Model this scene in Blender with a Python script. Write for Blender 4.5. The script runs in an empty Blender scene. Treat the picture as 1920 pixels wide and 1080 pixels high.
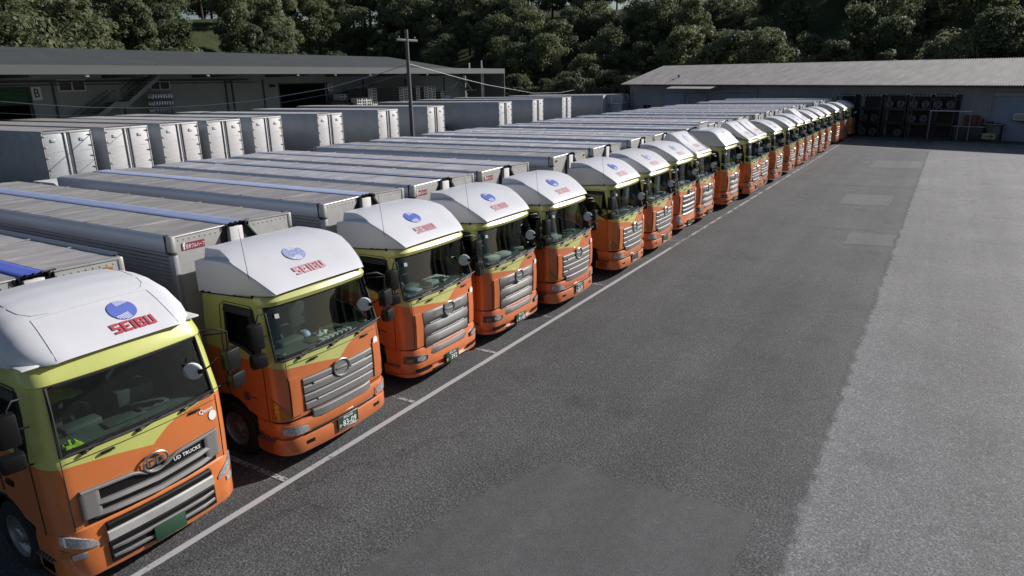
import bpy, bmesh, math, random
from math import sin, cos, pi, radians, sqrt, asin, atan2
from mathutils import Vector, Matrix
random.seed(7)
SC = bpy.context.scene
COL = SC.collection

# ------------------------------------------------------------------ camera
_cp = Vector((10.5051, -9.7411, 6.0318)); _yaw, _pit, _rol, _f = -0.5607, 0.2922, -0.0209, 1285.7
_F = Vector((sin(_yaw)*cos(_pit), cos(_yaw)*cos(_pit), -sin(_pit)))
_R = Vector((cos(_yaw), -sin(_yaw), 0.0)); _U = _R.cross(_F)
_R2 = _R*cos(_rol) + _U*sin(_rol); _U2 = _R2.cross(_F)
cam = bpy.data.cameras.new('camera'); cam.sensor_width = 36.0; cam.lens = 36.0*_f/1920.0
cam.clip_start = 0.1; cam.clip_end = 2500
camo = bpy.data.objects.new('camera', cam); COL.objects.link(camo)
M4 = Matrix((( _R2.x, _U2.x, -_F.x, _cp.x), (_R2.y, _U2.y, -_F.y, _cp.y), (_R2.z, _U2.z, -_F.z, _cp.z), (0, 0, 0, 1)))
camo.matrix_world = M4
SC.camera = camo

# ------------------------------------------------------------------ sun, sky, exposure
SUN = Vector((0.45, 0.79, 0.44)).normalized()
W = bpy.data.worlds.new('World'); SC.world = W; W.use_nodes = True
nt = W.node_tree; bg = nt.nodes['Background']
sky = nt.nodes.new('ShaderNodeTexSky'); sky.sky_type = 'NISHITA'; sky.sun_disc = False
sky.sun_elevation = asin(SUN.z); sky.sun_rotation = atan2(SUN.x, SUN.y)
sky.air_density = 1.0; sky.dust_density = 1.2; sky.ozone_density = 1.0
nt.links.new(sky.outputs['Color'], bg.inputs['Color']); bg.inputs['Strength'].default_value = 0.052
sl = bpy.data.lights.new('sun', 'SUN'); sl.energy = 5.0; sl.angle = radians(0.5); sl.color = (1.0, 0.965, 0.925)
so = bpy.data.objects.new('sun', sl); COL.objects.link(so)
so.rotation_mode = 'QUATERNION'; so.rotation_quaternion = SUN.to_track_quat('Z', 'Y'); so.location = (30, 40, 60)
SC.view_settings.view_transform = 'Standard'; SC.view_settings.look = 'None'
SC.view_settings.exposure = 0.3; SC.view_settings.gamma = 1.0; SC.view_settings.use_curve_mapping = False
SC.render.engine = 'CYCLES'
SC.cycles.max_bounces = 6; SC.cycles.diffuse_bounces = 3; SC.cycles.glossy_bounces = 3
SC.cycles.transparent_max_bounces = 12; SC.cycles.transmission_bounces = 4
SC.cycles.caustics_reflective = False; SC.cycles.caustics_refractive = False

# ------------------------------------------------------------------ materials
def mat(name, col, rough=0.5, metal=0.0, spec=0.5, nscale=0.0, namt=0.0, bump=0.0, bscale=40.0, coat=0.0, stretch=None, col2=None, dist=0.01):
    m = bpy.data.materials.new(name); m.use_nodes = True
    n = m.node_tree.nodes; L = m.node_tree.links
    b = n['Principled BSDF']
    b.inputs['Base Color'].default_value = (*col, 1); b.inputs['Roughness'].default_value = rough
    b.inputs['Metallic'].default_value = metal; b.inputs['Specular IOR Level'].default_value = spec
    if coat: b.inputs['Coat Weight'].default_value = coat; b.inputs['Coat Roughness'].default_value = 0.08
    if nscale or bump:
        tc = n.new('ShaderNodeTexCoord'); vec = tc.outputs['Object']
        if stretch:
            mp = n.new('ShaderNodeMapping'); mp.inputs['Scale'].default_value = stretch
            L.new(vec, mp.inputs['Vector']); vec = mp.outputs['Vector']
    if nscale:
        t = n.new('ShaderNodeTexNoise'); t.inputs['Scale'].default_value = nscale; t.inputs['Detail'].default_value = 6; t.inputs['Roughness'].default_value = 0.65
        L.new(vec, t.inputs['Vector'])
        mx = n.new('ShaderNodeMix'); mx.data_type = 'RGBA'
        c2 = col2 if col2 else tuple(max(0, c*(1-namt)) for c in col)
        c1 = col if col2 else tuple(min(1, c*(1+namt*0.6)) for c in col)
        mx.inputs['A'].default_value = (*c1, 1); mx.inputs['B'].default_value = (*c2, 1)
        r = n.new('ShaderNodeMapRange'); r.inputs['From Min'].default_value = 0.3; r.inputs['From Max'].default_value = 0.7
        L.new(t.outputs['Fac'], r.inputs['Value']); L.new(r.outputs['Result'], mx.inputs['Factor'])
        L.new(mx.outputs['Result'], b.inputs['Base Color'])
    if bump:
        t2 = n.new('ShaderNodeTexNoise'); t2.inputs['Scale'].default_value = bscale; t2.inputs['Detail'].default_value = 4
        L.new(vec, t2.inputs['Vector'])
        bp = n.new('ShaderNodeBump'); bp.inputs['Strength'].default_value = bump; bp.inputs['Distance'].default_value = dist
        L.new(t2.outputs['Fac'], bp.inputs['Height']); L.new(bp.outputs['Normal'], b.inputs['Normal'])
    return m

ORANGE = (0.59, 0.170, 0.052); YELLOW = (0.52, 0.53, 0.165)
MT = {}
MT['orange'] = mat('orange_paint', ORANGE, 0.34, 0, 0.45, 3.0, 0.14, coat=0.45)
MT['yellow'] = mat('yellow_paint', YELLOW, 0.38, 0, 0.45, 3.0, 0.08, coat=0.25)
MT['white'] = mat('white_paint', (0.58, 0.58, 0.61), 0.38, 0, 0.45, 2.2, 0.05, coat=0.1)
MT['white2'] = mat('white_box_paint', (0.60, 0.585, 0.59), 0.45, 0, 0.4, 1.2, 0.10)
MT['trailer_shade_side'] = mat('shade_toned_trailer_side', (.37, .385, .41), .4, .15, .4, 1.0, .12)  # box sides coloured darker and bluer than the doors to paint their shade
MT['grey_box'] = mat('grey_box_paint', (0.44, 0.46, 0.48), 0.45, 0.2, 0.4, 1.5, 0.12)
MT['black'] = mat('black_plastic', (0.007, 0.007, 0.008), 0.42, 0, 0.3)
MT['rubber'] = mat('black_rubber', (0.012, 0.012, 0.012), 0.7)
MT['tyre'] = mat('tyre_rubber', (0.02, 0.02, 0.02), 0.85, 0, 0.3, 8, 0.3)
MT['rim'] = mat('wheel_steel', (0.30, 0.30, 0.31), 0.45, 0.7)
MT['dark'] = mat('dark_void', (0.02, 0.02, 0.022), 0.8)
MT['chassis'] = mat('chassis_steel', (0.035, 0.035, 0.038), 0.6, 0.2)
MT['silver'] = mat('grille_silver', (0.19, 0.185, 0.182), 0.55, 0.2, 0.3, 30, 0.08)
MT['satin'] = mat('satin_metal', (0.36, 0.36, 0.36), 0.5, 0.3, 0.3)
MT['chrome'] = mat('chrome', (0.62, 0.62, 0.63), 0.28, 1.0)
MT['mirrorglass'] = mat('mirror_face', (0.74, 0.74, 0.75), 0.35, 0.0)
MT['lamp'] = mat('lamp_lens', (0.55, 0.57, 0.62), 0.10, 0.5, 0.8, 22, 0.45)
MT['lampdark'] = mat('lamp_housing', (0.10, 0.10, 0.11), 0.15, 0.5, 0.8, 18, 0.5)
MT['amber'] = mat('amber_lens', (0.36, 0.15, 0.012), 0.10, 0, 0.9, 25, 0.6)
MT['alu'] = mat('aluminium_panel', (0.42, 0.415, 0.405), 0.45, 0.2, 0.5, 2.5, 0.22)
MT['alu_side'] = mat('aluminium_side', (0.33, 0.34, 0.37), 0.42, 0.4, 0.5, 1.5, 0.15)
MT['alu_rail'] = mat('aluminium_rail', (0.46, 0.48, 0.55), 0.38, 0.4, 0.5, 1.0, 0.12, stretch=(0.3, 3, 3))
MT['roof'] = mat('wing_roof_sheet', (0.37, 0.355, 0.35), 0.55, 0.1, 0.4, 1.6, 0.34, bump=0.6, bscale=3.2, stretch=(2.2, 0.45, 1), dist=0.03)
MT['roof_b'] = mat('wing_roof_sheet_pale', (0.485, 0.475, 0.50), 0.5, 0.1, 0.4, 1.5, 0.26, bump=0.45, bscale=3.0, stretch=(2.0, 0.5, 1), dist=0.03)
MT['strip_vivid'] = mat('vivid_blue_strip', (0.09, 0.13, 0.52), 0.5, 0, 0.4, 3, 0.12)
MT['strip_blue'] = mat('blue_strip', (0.25, 0.30, 0.48), 0.5, 0, 0.4, 3, 0.15)
MT['strip_light'] = mat('light_blue_strip', (0.36, 0.43, 0.62), 0.5, 0, 0.4, 3, 0.15)
MT['strip_slate'] = mat('slate_blue_strip', (0.25, 0.29, 0.42), 0.5, 0.1, 0.4, 3, 0.15)
MT['logo_blue'] = mat('logo_blue', (0.10, 0.14, 0.46), 0.45)
MT['logo_worn'] = mat('logo_blue_worn', (0.12, 0.16, 0.42), 0.5, 0, 0.4, 30, 0.0, col2=(0.42, 0.47, 0.60))
MT['logo_red'] = mat('logo_red', (0.42, 0.06, 0.08), 0.45)
MT['logo_pink'] = mat('logo_red_faded', (0.56, 0.29, 0.33), 0.5, 0, 0.4, 14, 0.12)
MT['print_white'] = mat('white_print', (0.75, 0.75, 0.76), 0.5)
MT['print_grey'] = mat('grey_print', (0.42, 0.43, 0.45), 0.5)
MT['plate_green'] = mat('plate_green', (0.025, 0.07, 0.04), 0.45)
MT['navy'] = mat('navy_print', (0.03, 0.03, 0.16), 0.5)
MT['sticker'] = mat('maroon_sticker', (0.22, 0.03, 0.05), 0.5)
MT['dash'] = mat('dashboard_plastic', (0.075, 0.095, 0.085), 0.6, 0, 0.4, 6, 0.2)
MT['lining'] = mat('cab_lining', (0.03, 0.032, 0.03), 0.8)
MT['seat'] = mat('seat_fabric', (0.035, 0.037, 0.04), 0.85)
MT['tread'] = mat('tread_plate', (0.16, 0.15, 0.15), 0.5, 0.4, 0.5, 40, 0.5)
MT['vest'] = mat('lime_fabric', (0.35, 0.55, 0.02), 0.8)
MT['cloth'] = mat('white_cloth', (0.6, 0.6, 0.6), 0.8)

def livery(name='two_tone_livery'):
    m = bpy.data.materials.new(name); m.use_nodes = True
    n = m.node_tree.nodes; L = m.node_tree.links; b = n['Principled BSDF']
    b.inputs['Roughness'].default_value = 0.34; b.inputs['Coat Weight'].default_value = 0.45; b.inputs['Coat Roughness'].default_value = 0.08
    tc = n.new('ShaderNodeTexCoord'); sp = n.new('ShaderNodeSeparateXYZ'); L.new(tc.outputs['Object'], sp.inputs[0])
    my = n.new('ShaderNodeMapRange'); my.inputs['From Min'].default_value = -1.3; my.inputs['From Max'].default_value = 1.3
    L.new(sp.outputs['Y'], my.inputs['Value'])
    fc = n.new('ShaderNodeFloatCurve'); cv = fc.mapping.curves[0]
    pts = [(-1.3, 1.81), (-0.9, 1.77), (-0.4, 1.70), (0.03, 1.615), (0.12, 1.68), (0.32, 1.80), (0.6, 1.87), (1.0, 1.92), (1.3, 1.93)]
    P = [((y+1.3)/2.6, (z-1.4)/0.7) for y, z in pts]
    while len(cv.points) < len(P): cv.points.new(0.5, 0.5)
    for p, q in zip(cv.points, P): p.location = q; p.handle_type = 'VECTOR' if abs(q[0]-1.33/2.6) < .01 else 'AUTO_CLAMPED'
    fc.mapping.update(); L.new(my.outputs['Result'], fc.inputs['Value'])
    zf = n.new('ShaderNodeMath'); zf.operation = 'MULTIPLY_ADD'; zf.inputs[1].default_value = 0.7; zf.inputs[2].default_value = 1.4; L.new(fc.outputs[0], zf.inputs[0])
    zs = n.new('ShaderNodeMapRange'); zs.inputs['From Min'].default_value = 0.4; zs.inputs['From Max'].default_value = 2.0; zs.inputs['To Min'].default_value = 1.97; zs.inputs['To Max'].default_value = 1.85
    L.new(sp.outputs['X'], zs.inputs['Value'])
    mk = n.new('ShaderNodeMapRange'); mk.inputs['From Min'].default_value = 1.95; mk.inputs['From Max'].default_value = 2.2; L.new(sp.outputs['X'], mk.inputs['Value'])
    mz = n.new('ShaderNodeMix'); L.new(mk.outputs['Result'], mz.inputs['Factor']); L.new(zs.outputs['Result'], mz.inputs['A']); L.new(zf.outputs[0], mz.inputs['B'])
    gt = n.new('ShaderNodeMath'); gt.operation = 'GREATER_THAN'; L.new(sp.outputs['Z'], gt.inputs[0]); L.new(mz.outputs['Result'], gt.inputs[1])
    t = n.new('ShaderNodeTexNoise'); t.inputs['Scale'].default_value = 3; t.inputs['Detail'].default_value = 5; L.new(tc.outputs['Object'], t.inputs['Vector'])
    mx = n.new('ShaderNodeMix'); mx.data_type = 'RGBA'; mx.inputs['A'].default_value = (*ORANGE, 1); mx.inputs['B'].default_value = (*YELLOW, 1)
    L.new(gt.outputs[0], mx.inputs['Factor'])
    md = n.new('ShaderNodeMix'); md.data_type = 'RGBA'; md.blend_type = 'MULTIPLY'; md.inputs['Factor'].default_value = 0.35
    L.new(mx.outputs['Result'], md.inputs['A']); L.new(t.outputs['Color'], md.inputs['B'])
    hs = n.new('ShaderNodeMapRange'); hs.inputs['To Min'].default_value = 0.86; hs.inputs['To Max'].default_value = 1.05; L.new(t.outputs['Fac'], hs.inputs['Value'])
    ml = n.new('ShaderNodeVectorMath'); ml.operation = 'SCALE'; L.new(mx.outputs['Result'], ml.inputs[0]); L.new(hs.outputs['Result'], ml.inputs['Scale'])
    oi = n.new('ShaderNodeObjectInfo'); mo = n.new('ShaderNodeVectorMath'); mo.operation = 'MULTIPLY'
    L.new(ml.outputs[0], mo.inputs[0]); L.new(oi.outputs['Color'], mo.inputs[1])
    n.remove(md); L.new(mo.outputs[0], b.inputs['Base Color'])
    # road film: dull streaks low on the cab
    gz = n.new('ShaderNodeMapRange'); gz.inputs['From Min'].default_value = .9; gz.inputs['From Max'].default_value = 1.7; gz.inputs['To Min'].default_value = .30; gz.inputs['To Max'].default_value = 0.0; L.new(sp.outputs['Z'], gz.inputs['Value'])
    mp = n.new('ShaderNodeMapping'); mp.inputs['Scale'].default_value = (9, 9, 1.2); L.new(tc.outputs['Object'], mp.inputs['Vector'])
    t3 = n.new('ShaderNodeTexNoise'); t3.inputs['Scale'].default_value = 1.5; t3.inputs['Detail'].default_value = 6; L.new(mp.outputs[0], t3.inputs['Vector'])
    dm = n.new('ShaderNodeMath'); dm.operation = 'MULTIPLY'; L.new(gz.outputs['Result'], dm.inputs[0]); L.new(t3.outputs['Fac'], dm.inputs[1])
    mm = n.new('ShaderNodeMix'); mm.data_type = 'RGBA'; mm.inputs['B'].default_value = (.16, .13, .10, 1); L.new(dm.outputs[0], mm.inputs['Factor']); L.new(mo.outputs[0], mm.inputs['A']); L.new(mm.outputs['Result'], b.inputs['Base Color'])
    rr = n.new('ShaderNodeMath'); rr.operation = 'MULTIPLY_ADD'; rr.inputs[1].default_value = .5; rr.inputs[2].default_value = .30; L.new(dm.outputs[0], rr.inputs[0]); L.new(rr.outputs[0], b.inputs['Roughness'])
    return m
MT['livery'] = livery()
def tinted(m):
    n = m.node_tree.nodes; L = m.node_tree.links; b = n['Principled BSDF']; src = b.inputs['Base Color'].links[0].from_socket
    oi = n.new('ShaderNodeObjectInfo'); mo = n.new('ShaderNodeVectorMath'); mo.operation = 'MULTIPLY'; L.new(src, mo.inputs[0]); L.new(oi.outputs['Color'], mo.inputs[1]); L.new(mo.outputs[0], b.inputs['Base Color'])
for k_ in ('orange', 'white', 'roof', 'roof_b'): tinted(MT[k_])

def glassmat(name, tint, fac=1.0, rough=0.015):
    m = bpy.data.materials.new(name); m.use_nodes = True
    n = m.node_tree.nodes; L = m.node_tree.links; n.remove(n['Principled BSDF'])
    tr = n.new('ShaderNodeBsdfTransparent'); tr.inputs['Color'].default_value = (*tint, 1)
    gl = n.new('ShaderNodeBsdfGlossy'); gl.inputs['Roughness'].default_value = rough; gl.inputs['Color'].default_value = (0.95, 1, 0.98, 1)
    lw = n.new('ShaderNodeLayerWeight'); lw.inputs['Blend'].default_value = 0.5
    pw = n.new('ShaderNodeMath'); pw.operation = 'POWER'; pw.inputs[1].default_value = 5.0; L.new(lw.outputs['Facing'], pw.inputs[0])
    ma = n.new('ShaderNodeMath'); ma.operation = 'MULTIPLY_ADD'; ma.inputs[1].default_value = 0.93; ma.inputs[2].default_value = 0.06; L.new(pw.outputs[0], ma.inputs[0])
    mx = n.new('ShaderNodeMixShader'); L.new(ma.outputs[0], mx.inputs[0]); L.new(tr.outputs[0], mx.inputs[1]); L.new(gl.outputs[0], mx.inputs[2])
    L.new(mx.outputs[0], n['Material Output'].inputs['Surface'])
    return m
MT['glass'] = glassmat('windshield_glass', (0.58, 0.68, 0.63))
MT['glass_dark'] = glassmat('tinted_side_glass', (0.22, 0.24, 0.24))

# ------------------------------------------------------------------ mesh helpers
class MB:
    def __init__(s): s.v = []; s.f = []
    def add(s, vs, fs):
        o = len(s.v); s.v += [tuple(p) for p in vs]; s.f += [tuple(i+o for i in f) for f in fs]; return s
    def box(s, c, d, bev=0.0, rot=None):
        x, y, z = d[0]/2, d[1]/2, d[2]/2
        if bev <= 0:
            vs = [(-x,-y,-z),(x,-y,-z),(x,y,-z),(-x,y,-z),(-x,-y,z),(x,-y,z),(x,y,z),(-x,y,z)]
            fs = [(0,3,2,1),(4,5,6,7),(0,1,5,4),(1,2,6,5),(2,3,7,6),(3,0,4,7)]
        else:
            b = bmesh.new(); bmesh.ops.create_cube(b, size=1.0)
            for v in b.verts: v.co = Vector((v.co.x*d[0], v.co.y*d[1], v.co.z*d[2]))
            bmesh.ops.bevel(b, geom=b.edges[:], offset=bev, segments=2, affect='EDGES', profile=0.5)
            b.verts.index_update(); vs = [v.co[:] for v in b.verts]; fs = [[v.index for v in f.verts] for f in b.faces]; b.free()
        if rot is not None: vs = [rot @ Vector(v) for v in vs]
        return s.add([(v[0]+c[0], v[1]+c[1], v[2]+c[2]) for v in vs], fs)
    def tube(s, pts, r, n=6, caps=True):
        pts = [Vector(p) for p in pts]; rings = []; N = None
        for i, p in enumerate(pts):
            t = (pts[min(i+1, len(pts)-1)] - pts[max(i-1, 0)]).normalized()
            if N is None:
                N = t.cross(Vector((0.123, 0.31, 0.94))).normalized()
            N = (N - t*N.dot(t)).normalized(); B = t.cross(N)
            rr = r[i] if isinstance(r, (list, tuple)) else r
            rings.append([p + (N*cos(2*pi*k/n) + B*sin(2*pi*k/n))*rr for k in range(n)])
        vs = [q for g in rings for q in g]; fs = []
        for i in range(len(pts)-1):
            for k in range(n): fs.append((i*n+k, i*n+(k+1) % n, (i+1)*n+(k+1) % n, (i+1)*n+k))
        if caps: fs.append(tuple(range(n-1, -1, -1))); fs.append(tuple((len(pts)-1)*n+k for k in range(n)))
        return s.add(vs, fs)
    def loop(s, pts, r, n=6):
        pts = [Vector(p) for p in pts]; m = len(pts); vs = []; fs = []
        for i, p in enumerate(pts):
            t = (pts[(i+1) % m] - pts[i-1]).normalized()
            N = t.cross(Vector((0.13, 0.21, 0.97)))
            N = N.normalized() if N.length > 1e-5 else Vector((1, 0, 0)); B = t.cross(N)
            vs += [p + (N*cos(2*pi*k/n) + B*sin(2*pi*k/n))*r for k in range(n)]
        for i in range(m):
            j = (i+1) % m
            for k in range(n): fs.append((i*n+k, i*n+(k+1) % n, j*n+(k+1) % n, j*n+k))
        return s.add(vs, fs)
    def prism(s, poly, axis, a0, a1):
        def P(p, a):
            if axis == 'y': return (p[0], a, p[1])
            if axis == 'x': return (a, p[0], p[1])
            return (p[0], p[1], a)
        n = len(poly); vs = [P(p, a0) for p in poly] + [P(p, a1) for p in poly]
        fs = [tuple(range(n)), tuple(range(2*n-1, n-1, -1))] + [(i, i+n, (i+1) % n+n, (i+1) % n) for i in range(n)]
        return s.add(vs, fs)
    def grid(s, rows, closed=False):
        n = len(rows[0]); vs = [p for r in rows for p in r]; fs = []
        for i in range(len(rows)-1):
            for k in range(n if closed else n-1):
                fs.append((i*n+k, i*n+(k+1) % n, (i+1)*n+(k+1) % n, (i+1)*n+k))
        return s.add(vs, fs)
    def lathe(s, prof, c=(0, 0, 0), axis='y', n=24):
        vs = []; fs = []; m = len(prof)
        for k in range(n):
            a = 2*pi*k/n
            for r, h in prof:
                if axis == 'y': vs.append((c[0]+r*cos(a), c[1]+h, c[2]+r*sin(a)))
                elif axis == 'x': vs.append((c[0]+h, c[1]+r*cos(a), c[2]+r*sin(a)))
                else: vs.append((c[0]+r*cos(a), c[1]+r*sin(a), c[2]+h))
        for k in range(n):
            for i in range(m-1): fs.append((k*m+i, k*m+i+1, ((k+1) % n)*m+i+1, ((k+1) % n)*m+i))
        return s.add(vs, fs)
    def disc(s, c, r, axis='x', n=20, sy=1.0):
        return s.lathe([(0.0001, 0), (r, 0)], c, axis, n)
    def mirror_y(s):
        o = len(s.v); s.v += [(x, -y, z) for x, y, z in s.v]; s.f += [tuple(i+o for i in reversed(f)) for f in s.f]; return s
    def mesh(s, name, m, smooth=True, angle=32):
        me = bpy.data.meshes.new(name); me.from_pydata(s.v, [], s.f); me.validate(clean_customdata=False)
        b = bmesh.new(); b.from_mesh(me)
        bmesh.ops.remove_doubles(b, verts=b.verts, dist=1e-5); bmesh.ops.recalc_face_normals(b, faces=b.faces); b.to_mesh(me); b.free()
        me.materials.append(m if not isinstance(m, str) else MT[m])
        if smooth and len(me.polygons):
            me.polygons.foreach_set('use_smooth', [True]*len(me.polygons)); me.set_sharp_from_angle(angle=radians(angle))
        me.update(); return me

CACHE = {}
def mesh(key, fn, m, smooth=True, angle=32):
    k = (key, m if isinstance(m, str) else m.name)
    if k not in CACHE: CACHE[k] = fn().mesh(key, m, smooth, angle)
    return CACHE[k]
def ob(name, me, parent=None, loc=(0, 0, 0), rot=(0, 0, 0), scale=None, label=None, cat=None, group=None, kind=None):
    o = bpy.data.objects.new(name, me); COL.objects.link(o); o.location = loc; o.rotation_euler = rot
    if scale: o.scale = scale
    if parent: o.parent = parent
    if label: o['label'] = label
    if cat: o['category'] = cat
    if group: o['group'] = group
    if kind: o['kind'] = kind
    return o
def root(name, loc, label, cat, group=None, rz=0.0): return ob(name, None, None, loc, (0, 0, rz), None, label, cat, group)
def copy_tree(o, parent=None):
    c = o.copy(); COL.objects.link(c); c.parent = parent
    for ch in list(o.children): copy_tree(ch, c)
    return c
def interp(tab, x):
    if x <= tab[0][0]: return tab[0][1]
    for (a, b), (c, d) in zip(tab, tab[1:]):
        if x <= c: return b + (d-b)*(x-a)/(c-a)
    return tab[-1][1]
def text_mb(body, size, fn, align='CENTER', sx=1.0, ext=0.0):
    cu = bpy.data.curves.new('lettering', 'FONT'); cu.body = body; cu.size = size; cu.align_x = align; cu.align_y = 'CENTER'; cu.resolution_u = 2
    cu.offset = ext
    o = bpy.data.objects.new('lettering', cu); COL.objects.link(o); bpy.context.view_layer.update()
    me = bpy.data.meshes.new_from_object(o.evaluated_get(bpy.context.evaluated_depsgraph_get()))
    mb = MB(); mb.v = [tuple(fn(v.co.x*sx, v.co.y)) for v in me.vertices]; mb.f = [tuple(p.vertices) for p in me.polygons]
    bpy.data.objects.remove(o); bpy.data.curves.remove(cu); bpy.data.meshes.remove(me)
    return mb
# ================================================================== TRUCKS
# truck space: x forward (cargo box front at x=0, bumper near 2.3), y to the left, z up
RC = 0.27
FR = {  # front x by height, for the two cab families
 'B': [(0.85, 2.27), (1.3, 2.29), (1.9, 2.26), (1.97, 2.23), (2.76, 2.03), (2.785, 2.09), (2.85, 2.12), (2.92, 2.07), (2.97, 1.96)],
 'U': [(0.85, 2.27), (1.3, 2.29), (1.9, 2.29), (1.97, 2.27), (2.76, 2.13), (2.79, 2.15), (2.90, 2.11), (2.98, 2.04), (3.03, 1.92)],
}
WD = [(0.85, 1.21), (1.9, 1.21), (2.75, 1.15), (2.9, 1.12), (3.05, 1.10)]
REAR = 0.45
class Cab:
    def __init__(s, fam):
        s.fr = FR[fam]; s.top = s.fr[-1][0]; s.fam = fam
        s.cols = [('f', y) for y in (0, .24, .48, .72)] + [('a', a) for a in (0, 15, 30, 45, 60, 75, 90)] + \
                 [('s', x) for x in (1.88, 1.64, 1.42, 1.05, .78, .52)] + [('r', 1.0), ('r', 0.0)]
        s.wsc = 7 if fam == 'B' else 5; s.sw = (11, 14)       # windshield: front centre .. 45 deg ; side window columns
    def pt(s, col, z, ins=0.0, sy=1, drop=0.0):
        k, t = col; f = interp(s.fr, z) - ins; w = interp(WD, z) - ins; r = REAR + ins; rc = max(0.05, RC - ins*0.5)
        yc = w - rc; fa = f - 0.05
        if k == 'f': y = t*min(1.0, yc/0.94) if t < .9 else t; x = f - 0.05*(y/yc)**2
        elif k == 'a': a = radians(t); x = fa - rc + rc*cos(a); y = yc + rc*sin(a)
        elif k == 's': x = min(t, fa-rc); y = w
        else: x = r; y = t*(w-0.03)
        return (x, sy*y, z)
    def rowz(s, col):
        k, t = col
        if k == 's' or k == 'r':
            x = t if k == 's' else REAR
            d = 0.66**2 - (x-0.95)**2; arch = 0.5 + sqrt(d) if d > 0 else 0.0
            z0 = max(0.88, min(arch, 1.17))
        else: z0 = 0.90
        if k in 'fa': belt = 1.93 - (0.0 if k == 'f' else 0.0)
        elif k == 's': belt = interp([(1.05, 2.12), (1.42, 2.07), (1.64, 1.99), (1.88, 1.86)], t)
        else: belt = 2.12
        top = 2.76 if k in 'fa' else 2.72
        return [z0, 1.22, 1.55, belt, belt+(top-belt)*.33, belt+(top-belt)*.67, top, 2.785, 2.85, s.fr[-2][0]]
    def rings(s, ins=0.0, sy=1):
        out = [[s.pt(c, s.rowz(c)[r], ins, sy) for c in s.cols] for r in range(10)]
        out.append([s.pt(c, s.top, ins+0.05, sy) for c in s.cols])
        out.append([s.pt(c, s.top+0.02, 0.3, sy) for c in s.cols])
        out.append([(1.1 + (0.5 if c[0] in 'fa' else 0), 0, s.top+0.03) for c in s.cols])
        return out
    def is_open(s, r, c):
        if 3 <= r < 6:
            if c < s.wsc: return True
            if s.sw[0] <= c < s.sw[1]: return True
        return False
    def body(s, ins=0.0):
        mb = MB()
        for sy in (1, -1):
            R = s.rings(ins, sy); n = len(s.cols)
            fs = [(r*n+c, r*n+c+1, (r+1)*n+c+1, (r+1)*n+c) for r in range(12) for c in range(n-1) if not s.is_open(r, c)]
            mb.add([p for r in R for p in r], fs)
        return mb
    def wind(s, ins=0.012):
        mb = MB(); n = s.wsc+1
        for sy in (1, -1):
            R = s.rings(ins, sy); mb.grid([R[r][:n] for r in range(3, 7)])
        return mb
    def wind_loop(s, ins=0.0):
        A = s.rings(ins, -1); B = s.rings(ins, 1); w = s.wsc
        bot = [A[3][c] for c in range(w, 0, -1)] + [B[3][c] for c in range(0, w+1)]
        rt = [B[r][w] for r in (4, 5)]; top = [B[6][c] for c in range(w, 0, -1)] + [A[6][c] for c in range(0, w+1)]
        lf = [A[r][w] for r in (5, 4)]
        return bot, rt, top, lf
    def side_glass(s, sy, ins=0.012):
        R = s.rings(ins, sy); a, b = s.sw; return MB().grid([R[r][a:b+1] for r in range(3, 7)])
    def side_loop(s, sy, ins=0.0):
        R = s.rings(ins, sy); a, b = s.sw
        return [R[3][c] for c in range(a, b)] + [R[r][b] for r in (3, 4, 5)] + [R[6][c] for c in range(b, a, -1)] + [R[r][a] for r in (6, 5, 4)]
    def U(s, u, z, off=0.0):
        """point on the surface: u measured round the front from the centre line"""
        f = interp(s.fr, z); w = interp(WD, z); yc = w-RC; sg = -1 if u < 0 else 1; a = abs(u)
        if a <= yc: return (f-0.05*(a/yc)**2+off, u, z)
        t = (a-yc)/RC
        if t <= pi/2: return (f-0.05-RC+(RC+off)*cos(t), sg*(yc+(RC+off)*sin(t)), z)
        return (f-0.05-RC-(a-yc-RC*pi/2), sg*(w+off), z)

CAB = {'B': Cab('B'), 'U': Cab('U')}
def seal_mb(fam):
    c = CAB[fam]; b, r, t, l = c.wind_loop(-0.004); return MB().loop(b+r+t+l, 0.021, 5)
def frit_mb(fam):
    """black rounded corners of the windshield"""
    c = CAB[fam]; b, r, t, l = c.wind_loop(-0.002); mb = MB()
    for cn, p, q in ((b[0], b[1], l[1]), (b[-1], b[-2], r[0]), (t[0], t[1], r[1]), (t[-1], t[-2], l[0])):
        C = Vector(cn); P = C+(Vector(p)-C).normalized()*0.13; Q = C+(Vector(q)-C).normalized()*0.13
        m1 = C + (P-C)*.45 + (Q-C)*.12; m2 = C + (P-C)*.12 + (Q-C)*.45
        mb.add([C, P, m1, m2, Q], [(0, 1, 2, 3, 4)])
    for i in range(len(b)-1):
        mb.add([b[i], b[i+1], (b[i+1][0]-.012, b[i+1][1], b[i+1][2]+.06), (b[i][0]-.012, b[i][1], b[i][2]+.06)], [(0, 1, 2, 3)])
    return mb
def side_seal_mb(fam, sy): return MB().loop(CAB[fam].side_loop(sy, -0.003), 0.022, 5)
def visor_mb(fam, sy):
    L = CAB[fam].rings(-0.02, sy); a, b = CAB[fam].sw
    t = [L[6][c] for c in range(a, b+1)]
    return MB().grid([t, [(p[0], p[1]+sy*0.035, p[2]-0.09) for p in t]])
def door_mb(fam, sy):
    c = CAB[fam]; a, b = 11, 15
    R = c.rings(-0.012, sy); R0 = c.rings(0.0, sy)
    rows = [[(R[r][k][0], R[r][k][1], max(R[r][k][2], 0.93 if r == 0 else 0)) for k in range(a, b)] for r in range(0, 4)]
    mb = MB().grid(rows)
    edge = rows[0] + [rows[r][-1] for r in (1, 2, 3)] + rows[3][-2::-1] + [rows[r][0] for r in (2, 1)]
    inner = [(p[0], p[1]-sy*0.014, p[2]) for p in edge]
    mb.grid([edge+[edge[0]], inner+[inner[0]]]); return mb
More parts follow.
